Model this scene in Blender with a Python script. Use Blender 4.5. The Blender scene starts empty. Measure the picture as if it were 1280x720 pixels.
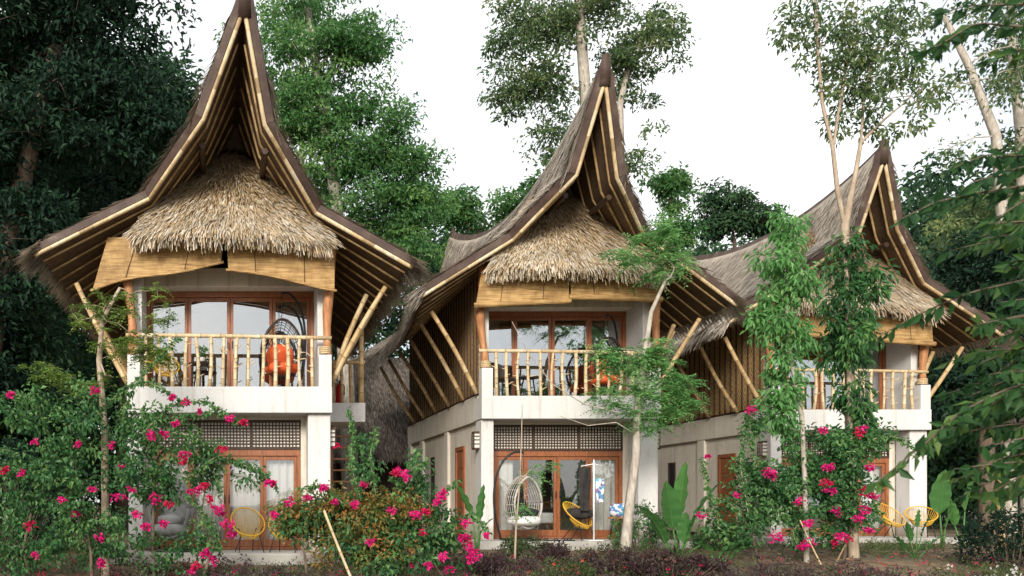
import bpy, math, random
import numpy as np
from mathutils import Vector

# ------------------------------------------------------------------ camera, sky, sun, exposure
scene = bpy.context.scene
col = scene.collection
EYE = 0.78
FPX = 1100.0
cam_d = bpy.data.cameras.new("camera")
cam = bpy.data.objects.new("camera", cam_d)
col.objects.link(cam)
cam.location = (0, 0, EYE)
cam.rotation_euler = (math.radians(90), 0, 0)
cam_d.sensor_width = 36.0
cam_d.lens = FPX / 1280 * 36
cam_d.shift_x = (640 - 300) / 1280
cam_d.shift_y = (630 - 360) / 1280
cam_d.clip_start = 0.1
cam_d.clip_end = 3000
cam_d.dof.use_dof = True
cam_d.dof.focus_distance = 17.0
cam_d.dof.aperture_fstop = 2.4
scene.camera = cam

SUN_EL, SUN_AZ = math.radians(23), math.radians(202)      # azimuth: where the light comes from, clockwise from +Y
world = bpy.data.worlds.new("World")
scene.world = world
world.use_nodes = True
nt = world.node_tree
nt.nodes.clear()
out = nt.nodes.new("ShaderNodeOutputWorld")
bg = nt.nodes.new("ShaderNodeBackground")
sky = nt.nodes.new("ShaderNodeTexSky")
sky.sky_type = 'NISHITA'
sky.sun_disc = False
sky.sun_elevation = SUN_EL
sky.sun_rotation = SUN_AZ
sky.dust_density = 2.0
tc = nt.nodes.new("ShaderNodeTexCoord")
cn = nt.nodes.new("ShaderNodeTexNoise")
cn.inputs["Scale"].default_value = 2.2
cn.inputs["Detail"].default_value = 6
cn.inputs["Roughness"].default_value = 0.55
cr = nt.nodes.new("ShaderNodeValToRGB")
cr.color_ramp.elements[0].position = 0.34
cr.color_ramp.elements[0].color = (0.38, 0.38, 0.38, 1)
cr.color_ramp.elements[1].position = 0.56
cr.color_ramp.elements[1].color = (1, 1, 1, 1)
mx = nt.nodes.new("ShaderNodeMix")
mx.data_type = 'RGBA'
mx.inputs["B"].default_value = (10.5, 10.6, 10.7, 1)      # bright thin overcast
nt.links.new(tc.outputs["Generated"], cn.inputs["Vector"])
nt.links.new(cn.outputs["Fac"], cr.inputs["Fac"])
nt.links.new(cr.outputs["Color"], mx.inputs["Factor"])
nt.links.new(sky.outputs["Color"], mx.inputs["A"])
nt.links.new(mx.outputs["Result"], bg.inputs["Color"])
bg.inputs["Strength"].default_value = 0.085
nt.links.new(bg.outputs["Background"], out.inputs["Surface"])

sun_d = bpy.data.lights.new("sun", 'SUN')
sun_d.energy = 2.6
sun_d.angle = math.radians(18)
sun_d.color = (1.0, 0.94, 0.85)
sun = bpy.data.objects.new("sun", sun_d)
col.objects.link(sun)
sdir = Vector((math.sin(SUN_AZ) * math.cos(SUN_EL), math.cos(SUN_AZ) * math.cos(SUN_EL), math.sin(SUN_EL)))
sun.rotation_euler = sdir.to_track_quat('Z', 'Y').to_euler()
sun.location = (0, -20, 40)

vs = scene.view_settings
vs.view_transform = 'Standard'
vs.look = 'None'
vs.exposure = 0.64
vs.gamma = 1
vs.use_curve_mapping = False
scene.cycles.max_bounces = 8
scene.cycles.transparent_max_bounces = 12
scene.cycles.use_denoising = True

# ------------------------------------------------------------------ helpers
R0 = np.random.default_rng(7)

def rng(seed): return np.random.default_rng(seed)

def W(px, py, D):
    """point of the place that lies D metres in front of the camera plane"""
    return np.array([(px - 300) / FPX * D, D, EYE + (630 - py) / FPX * D])

def nrm(a):
    a = np.asarray(a, float)
    l = np.linalg.norm(a, axis=-1, keepdims=True)
    return a / np.maximum(l, 1e-9)

class MB:
    def __init__(self):
        self.v = []; self.loops = []; self.cnt = []; self.r = []; self.m = []; self.n = 0
    def add(self, verts, faces, rnd=0.5, mi=0):
        verts = np.asarray(verts, float).reshape(-1, 3)
        if isinstance(faces, np.ndarray):
            k, m = faces.shape
            self.loops.append((faces + self.n).ravel()); self.cnt.append(np.full(k, m))
        else:
            k = len(faces)
            self.loops.append(np.array([i + self.n for f in faces for i in f], int))
            self.cnt.append(np.array([len(f) for f in faces]))
        r = np.asarray(rnd, float)
        self.r.append(np.full(k, float(r)) if r.ndim == 0 else r)
        self.m.append(np.full(k, mi))
        self.v.append(verts); self.n += len(verts)
    def box(self, lo, hi, rnd=0.5, mi=0):
        x0, y0, z0 = lo; x1, y1, z1 = hi
        v = [(x0,y0,z0),(x1,y0,z0),(x1,y1,z0),(x0,y1,z0),(x0,y0,z1),(x1,y0,z1),(x1,y1,z1),(x0,y1,z1)]
        f = np.array([(0,3,2,1),(4,5,6,7),(0,1,5,4),(1,2,6,5),(2,3,7,6),(3,0,4,7)])
        self.add(v, f, rnd, mi)
    def tube(self, pts, rad, n=8, rnd=0.5, cap=True, mi=0):
        pts = np.asarray(pts, float); k = len(pts)
        rad = np.full(k, float(rad)) if np.ndim(rad) == 0 else np.asarray(rad, float)
        t = np.gradient(pts, axis=0) if k > 2 else np.repeat((pts[1:] - pts[:1]), 2, 0)
        t = nrm(t)
        ref = np.array([0, 0, 1.0]) if abs(t[0][2]) < 0.9 else np.array([1.0, 0, 0])
        a = nrm(np.cross(t[0], ref)); ang = np.arange(n) * 2 * math.pi / n
        vs_ = []
        for i in range(k):
            a = nrm(a - t[i] * np.dot(a, t[i])); b = np.cross(t[i], a)
            vs_.append(pts[i] + rad[i] * (np.outer(np.cos(ang), a) + np.outer(np.sin(ang), b)))
        v = np.concatenate(vs_)
        i = np.arange(k - 1)[:, None] * n; j = np.arange(n)[None, :]; j2 = (j + 1) % n
        f = np.stack([(i + j).ravel(), (i + j2).ravel(), (i + n + j2).ravel(), (i + n + j).ravel()], 1)
        rr = rnd
        if np.ndim(rnd) == 1: rr = np.repeat(np.asarray(rnd)[:k - 1], n)
        self.add(v, f, rr, mi)
        if cap:
            base = self.n - len(v)
            self.loops.append(np.arange(n)[::-1] + base); self.cnt.append(np.array([n])); self.r.append(np.array([0.5])); self.m.append(np.array([mi]))
            self.loops.append(np.arange(n) + base + (k - 1) * n); self.cnt.append(np.array([n])); self.r.append(np.array([0.5])); self.m.append(np.array([mi]))
    def bamboo(self, p0, p1, r, bend=0.0, seg=0.34, taper=0.9, g=R0, n=8):
        p0 = np.asarray(p0, float); p1 = np.asarray(p1, float)
        L = np.linalg.norm(p1 - p0); d = (p1 - p0) / L
        side = nrm(np.cross(d, [0.3, 0.8, 0.2]))
        ts, rs, rn = [0.0], [1.0], []
        s = seg * g.uniform(0.4, 0.9)
        while s < L - 0.08:
            c = g.uniform(0.35, 0.95)
            for ds, rr in ((-0.014, 1.0), (-0.004, 1.09), (0.005, 1.09), (0.014, 0.98)):
                ts.append(s + ds); rs.append(rr)
            rn += [c, 0.25, 0.10, 0.3]
            s += seg * g.uniform(0.8, 1.2)
        ts.append(L); rs.append(1.0); rn.append(g.uniform(0.35, 0.95))
        ts = np.array(ts); u = ts / L
        pts = p0 + np.outer(ts, d) + np.outer(np.sin(u * math.pi) * bend, side)
        self.tube(pts, np.array(rs) * r * (1 + (taper - 1) * u), n, np.array(rn))
    def surf(self, P, rnd=0.5, mi=0, flip=False):
        """grid of points (a, b, 3) as quads"""
        a, b, _ = P.shape
        i = np.arange(a - 1)[:, None] * b; j = np.arange(b - 1)[None, :]
        q = [(i + j).ravel(), (i + j + 1).ravel(), (i + b + j + 1).ravel(), (i + b + j).ravel()]
        if flip: q = q[::-1]
        self.add(P.reshape(-1, 3), np.stack(q, 1), rnd, mi)
    def slab(self, P, Q, rnd=0.5, mi=0):
        """closed sheet between the two grids P and Q"""
        a, b, _ = P.shape
        self.surf(P, rnd, mi); self.surf(Q, rnd, mi, True)
        for A, B in ((P[0], Q[0]), (Q[-1], P[-1]), (Q[:, 0], P[:, 0]), (P[:, -1], Q[:, -1])):
            self.surf(np.stack([A, B]), 0.5, mi, True)
    def build(self, name, mat, parent=None, smooth=False, bevel=0.0):
        me = bpy.data.meshes.new(name)
        v = np.concatenate(self.v); lp = np.concatenate(self.loops).astype(np.int32); c = np.concatenate(self.cnt)
        st = np.concatenate([[0], np.cumsum(c)[:-1]]).astype(np.int32)
        me.vertices.add(len(v)); me.vertices.foreach_set("co", v.astype(np.float32).ravel())
        me.loops.add(len(lp)); me.loops.foreach_set("vertex_index", lp)
        me.polygons.add(len(c)); me.polygons.foreach_set("loop_start", st)
        try: me.polygons.foreach_set("loop_total", c.astype(np.int32))
        except Exception: pass
        me.polygons.foreach_set("use_smooth", np.full(len(c), bool(smooth)))
        at = me.attributes.new("rnd", 'FLOAT', 'FACE')
        at.data.foreach_set("value", np.concatenate(self.r).astype(np.float32))
        mats = mat if isinstance(mat, (list, tuple)) else [mat]
        for m_ in mats: me.materials.append(m_)
        me.polygons.foreach_set("material_index", np.concatenate(self.m).astype(np.int32))
        me.update(calc_edges=True)
        me.validate()
        o = bpy.data.objects.new(name, me)
        col.objects.link(o)
        if parent is not None: o.parent = parent
        if bevel:
            b = o.modifiers.new("bevel", 'BEVEL'); b.width = bevel; b.segments = 2; b.limit_method = 'ANGLE'
        return o

def tag(o, label=None, cat=None, group=None, kind=None):
    if label: o["label"] = label
    if cat: o["category"] = cat
    if group: o["group"] = group
    if kind: o["kind"] = kind
    return o

def thing(name, label, cat, loc=(0, 0, 0), rz=0.0, group=None):
    o = bpy.data.objects.new(name, None)
    col.objects.link(o); o.location = loc; o.rotation_euler = (0, 0, rz)
    o.empty_display_size = 0.2
    return tag(o, label, cat, group)

# ------------------------------------------------------------------ materials
def newmat(name):
    m = bpy.data.materials.new(name); m.use_nodes = True
    t = m.node_tree; t.nodes.clear()
    o = t.nodes.new("ShaderNodeOutputMaterial")
    p = t.nodes.new("ShaderNodeBsdfPrincipled")
    t.links.new(p.outputs[0], o.inputs[0])
    return m, t, p, o

def ramp(t, fac, stops):
    r = t.nodes.new("ShaderNodeValToRGB")
    e = r.color_ramp.elements
    e[0].position, e[0].color = stops[0][0], (*stops[0][1], 1)
    e[1].position, e[1].color = stops[-1][0], (*stops[-1][1], 1)
    for pos, c in stops[1:-1]:
        k = e.new(pos); k.color = (*c, 1)
    t.links.new(fac, r.inputs["Fac"])
    return r.outputs["Color"]

def noise(t, scale, detail=4, stretch=None, rough=0.55):
    c = t.nodes.new("ShaderNodeTexCoord"); n = t.nodes.new("ShaderNodeTexNoise")
    n.inputs["Scale"].default_value = scale; n.inputs["Detail"].default_value = detail; n.inputs["Roughness"].default_value = rough
    if stretch:
        mp = t.nodes.new("ShaderNodeMapping"); mp.inputs["Scale"].default_value = stretch
        t.links.new(c.outputs["Object"], mp.inputs["Vector"]); t.links.new(mp.outputs["Vector"], n.inputs["Vector"])
    else:
        t.links.new(c.outputs["Object"], n.inputs["Vector"])
    return n.outputs["Fac"]

def mul(t, a, b, fac=1.0, mode='MULTIPLY'):
    m = t.nodes.new("ShaderNodeMix"); m.data_type = 'RGBA'; m.blend_type = mode
    m.inputs["Factor"].default_value = fac
    t.links.new(a, m.inputs["A"]); t.links.new(b, m.inputs["B"])
    return m.outputs["Result"]

def bump(t, p, fac, strength=0.3, dist=0.02):
    b = t.nodes.new("ShaderNodeBump"); b.inputs["Strength"].default_value = strength; b.inputs["Distance"].default_value = dist
    t.links.new(fac, b.inputs["Height"]); t.links.new(b.outputs["Normal"], p.inputs["Normal"])

def math_node(t, op, a, b=None, c=None):
    n = t.nodes.new("ShaderNodeMath"); n.operation = op
    for i, x in enumerate((a, b, c)):
        if x is None: continue
        if isinstance(x, (int, float)): n.inputs[i].default_value = x
        else: t.links.new(x, n.inputs[i])
    return n.outputs[0]

def mat_noise(name, stops, scale=4, stretch=None, rough=0.8, bs=0.2, fine=30, spec=0.3, detail=5):
    m, t, p, o = newmat(name)
    n = noise(t, scale, detail, stretch)
    t.links.new(ramp(t, n, stops), p.inputs["Base Color"])
    p.inputs["Roughness"].default_value = rough
    p.inputs["Specular IOR Level"].default_value = spec
    if bs: bump(t, p, noise(t, fine, 4, stretch), bs)
    return m

def mat_rnd(name, stops, rough=0.7, nscale=0, spec=0.3, nst=None, transl=0.0, sheen=0):
    """colour by each piece's own random value, softened with noise"""
    m, t, p, o = newmat(name)
    a = t.nodes.new("ShaderNodeAttribute"); a.attribute_name = "rnd"
    c = ramp(t, a.outputs["Fac"], stops)
    if nscale:
        n = noise(t, nscale, 4, nst)
        c = mul(t, c, ramp(t, n, [(0.3, (0.62, 0.62, 0.62)), (0.7, (1, 1, 1))]))
    t.links.new(c, p.inputs["Base Color"])
    p.inputs["Roughness"].default_value = rough
    p.inputs["Specular IOR Level"].default_value = spec
    if transl:
        tr = t.nodes.new("ShaderNodeBsdfTranslucent"); t.links.new(c, tr.inputs["Color"])
        ms = t.nodes.new("ShaderNodeMixShader"); ms.inputs[0].default_value = transl
        t.links.new(p.outputs[0], ms.inputs[1]); t.links.new(tr.outputs[0], ms.inputs[2]); t.links.new(ms.outputs[0], o.inputs[0])
    return m

def leafmat(name, d, m_, l, transl=0.3, rough=0.45, spec=0.35):
    return mat_rnd(name, [(0.0, d), (0.5, m_), (1.0, l)], rough, 0, spec, None, transl)

M = {}
def make_plaster(name, base, stain, dirt):
    """painted render with rain streaks, blotches and mud splashed up from the ground"""
    m, t, p, o = newmat(name)
    c = ramp(t, noise(t, 1.3, 5, (1, 1, .5)), base)
    c = mul(t, c, ramp(t, noise(t, 5.0, 6, (1.6, 1.6, .10), .7), [(0.52, (1, 1, 1)), (0.66, stain), (0.8, tuple(q * .85 for q in stain))]))
    c = mul(t, c, ramp(t, noise(t, 9, 6, None, .7), [(0.28, (.86, .84, .80)), (0.45, (1, 1, 1))]))
    tc_ = t.nodes.new("ShaderNodeTexCoord"); s_ = t.nodes.new("ShaderNodeSeparateXYZ"); t.links.new(tc_.outputs["Object"], s_.inputs[0])
    h = math_node(t, 'ADD', s_.outputs['Z'], math_node(t, 'MULTIPLY', noise(t, 7, 5), .5))
    c = mul(t, c, ramp(t, h, [(0.22, dirt), (0.62, (1, 1, 1))]))
    t.links.new(c, p.inputs["Base Color"]); p.inputs["Roughness"].default_value = .82; p.inputs["Specular IOR Level"].default_value = .25
    bump(t, p, noise(t, 45, 5), .18)
    return m
M['plaster'] = make_plaster('white_plaster', [(0.25, (0.56, 0.55, 0.53)), (0.7, (0.665, 0.655, 0.64))], (.80, .78, .73), (.60, .52, .43))
M['wall'] = make_plaster('beige_render', [(0.2, (0.54, 0.49, 0.41)), (0.5, (0.66, 0.61, 0.53)), (0.8, (0.72, 0.67, 0.59))], (.78, .75, .70), (.62, .55, .46))
M['concrete'] = mat_noise('patio_concrete', [(0.2, (0.30, 0.28, 0.25)), (0.8, (0.50, 0.48, 0.44))], 2.5, None, 0.85, 0.3, 30)
M['bamboo'] = mat_rnd('bamboo', [(0, (0.20, 0.11, 0.05)), (0.3, (0.50, 0.33, 0.15)), (0.7, (0.62, 0.43, 0.21)), (1, (0.68, 0.53, 0.31))], 0.42, 9, 0.4, (3, 3, 0.6))
M['bamboo_pale'] = mat_rnd('pale_bamboo', [(0, (0.24, 0.15, 0.07)), (0.3, (0.60, 0.44, 0.24)), (0.7, (0.72, 0.56, 0.34)), (1, (0.74, 0.63, 0.44))], 0.45, 9, 0.4, (3, 3, 0.6))
M['rafter'] = mat_rnd('smoked_bamboo', [(0, (0.10, 0.06, 0.025)), (0.3, (0.30, 0.19, 0.085)), (1, (0.56, 0.39, 0.19))], 0.55, 5, 0.3, (2, .8, 2))
M['bamboo_dark'] = mat_rnd('darker_bamboo', [(0, (0.10, 0.06, 0.03)), (0.3, (0.30, 0.19, 0.09)), (1, (0.48, 0.33, 0.18))], 0.5, 9, 0.3, (3, 3, 0.6))
M['wood'] = mat_noise('varnished_hardwood', [(0.25, (0.17, 0.055, 0.022)), (0.55, (0.30, 0.105, 0.04)), (0.8, (0.40, 0.16, 0.065))], 7, (6, 6, 0.7), 0.38, 0.1, 20, 0.5)
M['wood_dark'] = mat_noise('dark_hardwood', [(0.25, (0.035, 0.018, 0.012)), (0.8, (0.085, 0.05, 0.035))], 7, (5, 5, 0.7), 0.55, 0.1, 20)
M['log'] = mat_noise('red_brown_log', [(0.25, (0.24, 0.09, 0.035)), (0.5, (0.42, 0.19, 0.08)), (0.8, (0.55, 0.30, 0.14))], 6, (3, 3, 0.6), 0.5, 0.4, 12)
M['barge'] = mat_noise('brown_flashing', [(0.25, (0.040, 0.026, 0.020)), (0.5, (0.075, 0.046, 0.036)), (0.62, (0.10, 0.070, 0.055)), (0.78, (0.20, 0.17, 0.14))], 2.6, None, 0.6, 0.25, 12)
M['thatch'] = mat_rnd('fresh_thatch', [(0, (0.045, 0.030, 0.018)), (0.22, (0.19, 0.125, 0.065)), (0.5, (0.48, 0.335, 0.175)), (0.8, (0.63, 0.51, 0.35)), (1, (0.74, 0.67, 0.56))], 0.9, 2.4, 0.08)
M['thatch_grey'] = mat_rnd('weathered_thatch', [(0, (0.17, 0.14, 0.11)), (0.3, (0.42, 0.36, 0.295)), (0.7, (0.60, 0.525, 0.44)), (1, (0.72, 0.65, 0.56))], 0.85, 1.6, 0.12)
M['thatch_shaded'] = mat_rnd('shaded_thatch', [(0, (0.05, 0.042, 0.035)), (0.4, (0.12, 0.10, 0.085)), (1, (0.25, 0.215, 0.185))], 0.9, 1.6, 0.1)  # darker thatch copy for the hut, its shade put into the colour
M['black'] = mat_noise('black_metal', [(0.3, (0.012, 0.012, 0.012)), (0.7, (0.025, 0.025, 0.025))], 4, None, 0.4, 0, 1)
M['white_metal'] = mat_noise('white_metal', [(0.3, (0.72, 0.72, 0.72)), (0.7, (0.8, 0.8, 0.8))], 4, None, 0.4, 0, 1)
M['yellow'] = mat_noise('yellow_cord', [(0.3, (0.62, 0.34, 0.03)), (0.7, (0.74, 0.45, 0.05))], 6, None, 0.5, 0, 1)
M['wicker_dark'] = mat_noise('dark_wicker', [(0.3, (0.02, 0.013, 0.01)), (0.7, (0.05, 0.035, 0.025))], 20, None, 0.5, 0.2, 60)
M['wicker_white'] = mat_noise('whitewashed_wicker', [(0.3, (0.36, 0.33, 0.29)), (0.7, (0.54, 0.50, 0.45))], 20, None, 0.6, 0.2, 60)
M['orange'] = mat_noise('orange_fabric', [(0.3, (0.60, 0.085, 0.025)), (0.7, (0.70, 0.13, 0.04))], 8, None, 0.9, 0.2, 90)
M['grey_fabric'] = mat_noise('grey_fabric', [(0.3, (0.20, 0.20, 0.20)), (0.7, (0.33, 0.33, 0.33))], 5, None, 0.9, 0.2, 90)
M['white_fabric'] = mat_noise('white_fabric', [(0.3, (0.66, 0.65, 0.63)), (0.7, (0.76, 0.75, 0.73))], 5, None, 0.9, 0.2, 70)
M['black_fabric'] = mat_noise('black_fabric', [(0.3, (0.012, 0.012, 0.015)), (0.7, (0.03, 0.03, 0.035))], 5, None, 0.95, 0.3, 40)
M['red'] = mat_noise('red_enamel', [(0.3, (0.5, 0.015, 0.015)), (0.7, (0.6, 0.02, 0.02))], 4, None, 0.3, 0, 1)
M['bark_pale'] = mat_noise('pale_bark', [(0.25, (0.22, 0.19, 0.15)), (0.5, (0.42, 0.37, 0.31)), (0.75, (0.58, 0.54, 0.48))], 5, (3, 3, 1), 0.9, 0.5, 20)
M['bark'] = mat_noise('brown_bark', [(0.25, (0.07, 0.05, 0.035)), (0.75, (0.20, 0.15, 0.11))], 5, (3, 3, 1), 0.95, 0.5, 20)
M['bark_tan'] = mat_noise('tan_bark', [(0.25, (0.26, 0.19, 0.13)), (0.75, (0.50, 0.41, 0.31))], 5, (3, 3, 1), 0.9, 0.4, 20)

def make_blind_mat():
    m, t, p, o = newmat('split_bamboo_blind')
    c = t.nodes.new("ShaderNodeTexCoord"); w = t.nodes.new("ShaderNodeTexWave")
    w.wave_type = 'BANDS'; w.bands_direction = 'Z'
    w.inputs["Scale"].default_value = 14; w.inputs["Distortion"].default_value = 0.9; w.inputs["Detail"].default_value = 2; w.inputs["Detail Scale"].default_value = 1.5
    t.links.new(c.outputs["Object"], w.inputs["Vector"])
    n = noise(t, 2.5, 5, (0.8, 1, 16))
    a = ramp(t, n, [(0.28, (0.27, 0.15, 0.055)), (0.45, (0.58, 0.36, 0.14)), (0.6, (0.72, 0.48, 0.20)), (0.78, (0.80, 0.60, 0.31))])
    b = mul(t, ramp(t, w.outputs["Fac"], [(0.0, (0.5, 0.45, 0.4)), (0.4, (1, 1, 1))]), ramp(t, noise(t, 1.6, 6, (1.5, 1, 1), .7), [(0.35, (.62, .56, .50)), (0.58, (1, 1, 1))]))
    cc = mul(t, a, b)
    t.links.new(cc, p.inputs["Base Color"]); p.inputs["Roughness"].default_value = 0.6
    bump(t, p, w.outputs["Fac"], 0.4, 0.01)
    tr = t.nodes.new("ShaderNodeBsdfTranslucent"); t.links.new(cc, tr.inputs["Color"])
    ms = t.nodes.new("ShaderNodeMixShader"); ms.inputs[0].default_value = 0.15
    t.links.new(p.outputs[0], ms.inputs[1]); t.links.new(tr.outputs[0], ms.inputs[2]); t.links.new(ms.outputs[0], o.inputs[0])
    return m
M['blind'] = make_blind_mat()

def make_woven(name, horiz, k, stops):
    """woven bamboo sheet with concentric diamonds; horiz is the axis along the sheet"""
    m, t, p, o = newmat(name)
    c = t.nodes.new("ShaderNodeTexCoord"); s = t.nodes.new("ShaderNodeSeparateXYZ")
    t.links.new(c.outputs["Object"], s.inputs[0])
    u = math_node(t, 'PINGPONG', math_node(t, 'MULTIPLY', s.outputs[horiz], k), 0.5)
    v = math_node(t, 'PINGPONG', math_node(t, 'MULTIPLY', s.outputs['Z'], k * 0.62), 0.5)
    d = math_node(t, 'ADD', u, v)
    f = math_node(t, 'PINGPONG', math_node(t, 'MULTIPLY', d, 4.0), 0.5)
    n = noise(t, 30, 3)
    f2 = math_node(t, 'ADD', f, math_node(t, 'MULTIPLY_ADD', n, 0.5, -0.25))
    cc = mul(t, ramp(t, f2, stops), ramp(t, noise(t, 1.7, 4), [(0.3, (0.7, 0.7, 0.7)), (0.7, (1, 1, 1))]))
    t.links.new(cc, p.inputs["Base Color"]); p.inputs["Roughness"].default_value = 0.65
    bump(t, p, f2, 0.2, 0.01)
    return m
M['woven'] = make_woven('woven_bamboo_wall', 'Y', 3.4, [(0.1, (0.24, 0.14, 0.055)), (0.28, (0.54, 0.35, 0.15)), (0.5, (0.70, 0.49, 0.23))])

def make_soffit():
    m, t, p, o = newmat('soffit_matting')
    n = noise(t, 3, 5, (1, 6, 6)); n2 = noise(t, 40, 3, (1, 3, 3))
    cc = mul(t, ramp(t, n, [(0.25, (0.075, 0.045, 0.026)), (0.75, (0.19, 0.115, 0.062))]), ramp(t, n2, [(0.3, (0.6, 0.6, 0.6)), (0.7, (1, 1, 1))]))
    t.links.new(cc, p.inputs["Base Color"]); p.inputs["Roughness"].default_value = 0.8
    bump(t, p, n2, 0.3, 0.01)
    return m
M['soffit'] = make_soffit()

def make_glass(name, refl=0.34, tint=(0.75, 0.78, 0.78)):
    m, t, p, o = newmat(name)
    t.nodes.remove(p)
    g = t.nodes.new("ShaderNodeBsdfGlossy"); g.inputs["Roughness"].default_value = 0.015; g.inputs["Color"].default_value = (0.95, 0.97, 1, 1)
    tr = t.nodes.new("ShaderNodeBsdfTransparent"); tr.inputs["Color"].default_value = (*tint, 1)
    lw = t.nodes.new("ShaderNodeLayerWeight"); lw.inputs["Blend"].default_value = 0.35
    f = math_node(t, 'MULTIPLY_ADD', lw.outputs["Fresnel"], 0.65, refl)
    ms = t.nodes.new("ShaderNodeMixShader")
    t.links.new(f, ms.inputs[0]); t.links.new(tr.outputs[0], ms.inputs[1]); t.links.new(g.outputs[0], ms.inputs[2]); t.links.new(ms.outputs[0], o.inputs[0])
    n = noise(t, 1.2, 1)
    b = t.nodes.new("ShaderNodeBump"); b.inputs["Strength"].default_value = 0.02; b.inputs["Distance"].default_value = 0.05
    t.links.new(n, b.inputs["Height"]); t.links.new(b.outputs["Normal"], g.inputs["Normal"])
    return m
M['glass'] = make_glass('coated_window_glass', 0.30)
M['glass_low'] = make_glass('clear_door_glass', 0.10, (0.94, 0.95, 0.95))
M['capiz'] = mat_noise('capiz_shell', [(0.3, (0.62, 0.59, 0.52)), (0.7, (0.76, 0.73, 0.66))], 14, None, 0.4, 0, 1)
M['curtain'] = mat_rnd('cream_curtain', [(0, (0.76, 0.74, 0.68)), (1, (0.84, 0.82, 0.77))], 0.9, 0, 0.1, None, 0.2)
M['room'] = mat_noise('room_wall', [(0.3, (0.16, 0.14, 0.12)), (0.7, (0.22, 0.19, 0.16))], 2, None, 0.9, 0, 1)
# ------------------------------------------------------------------ ground
def ground_z(x, y):
    t = np.clip((np.asarray(y, float) - 12.5) / 5.0, 0, 1); t = t * t * (3 - 2 * t)
    r = np.clip((np.asarray(x, float) - 2.0) / 6.0, 0, 1)
    z = -0.62 + (0.40 + 0.06 * r) * t
    return z + 0.035 * np.sin(np.asarray(x) * 1.9 + 1) * np.sin(np.asarray(y) * 2.3) + 0.02 * np.sin(np.asarray(x) * 5.1) * np.cos(np.asarray(y) * 4.3)

def gx(n, a, b, far):
    inner = np.linspace(a, b, n)
    o = np.geomspace(1, far, 14)
    return np.concatenate([a - o[::-1], inner, b + o])
xs, ys = gx(150, -12, 26, 900), gx(120, 0, 34, 900)
X_, Y_ = np.meshgrid(xs, ys, indexing='ij')
g = MB(); g.surf(np.stack([X_, Y_, ground_z(X_, Y_)], -1), 0.5, 0, True)
m, t, p, o = newmat('garden_soil')
n1 = noise(t, 0.5, 6); n2 = noise(t, 6, 6)
c1 = ramp(t, n2, [(0.25, (0.075, 0.048, 0.028)), (0.5, (0.16, 0.105, 0.062)), (0.75, (0.26, 0.18, 0.11))])
c2 = ramp(t, n2, [(0.25, (0.03, 0.035, 0.015)), (0.75, (0.10, 0.10, 0.045))])
mm = t.nodes.new("ShaderNodeMix"); mm.data_type = 'RGBA'
t.links.new(ramp(t, n1, [(0.45, (0, 0, 0)), (0.6, (1, 1, 1))]), mm.inputs["Factor"]); t.links.new(c1, mm.inputs["A"]); t.links.new(c2, mm.inputs["B"])
t.links.new(mm.outputs["Result"], p.inputs["Base Color"]); p.inputs["Roughness"].default_value = 0.95
bump(t, p, n2, 0.6, 0.05)
tag(g.build('ground', m), kind='structure')

# ------------------------------------------------------------------ thatched cottages
def strands(mb, P, D, N, L, w, lift, rnd, g):
    """blades lying from P along D, lifted off the surface by N at the tip"""
    k = len(P); L = np.broadcast_to(L, k)[:, None]; w = np.broadcast_to(w, k)[:, None]; lift = np.broadcast_to(lift, k)[:, None]
    S = nrm(np.cross(D, N))
    mid = P + D * L * 0.55 + N * (lift * 0.5 + 0.012)
    tip = P + D * L + N * lift
    v = np.stack([P - S * w * 0.5, P + S * w * 0.5, mid + S * w * 0.42, mid - S * w * 0.42, tip + S * w * 0.12, tip - S * w * 0.12], 1).reshape(-1, 3)
    b = np.arange(k)[:, None] * 6
    f = np.concatenate([b + np.array([0, 1, 2, 3]), b + np.array([3, 2, 4, 5])])
    mb.add(v, f, np.concatenate([rnd, rnd]))

ZS0, ZS1 = 2.62, 3.13           # balcony slab
def resample(pts, n):
    """n points along the bent edge, with the bends kept"""
    pts = np.asarray(pts, float); m_ = len(pts) - 1; per = (n - 1) // m_
    q = [pts[0]]
    for k in range(m_):
        for i in range(1, per + 1): q.append(pts[k] + (pts[k + 1] - pts[k]) * i / per)
    return np.array(q)

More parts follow.
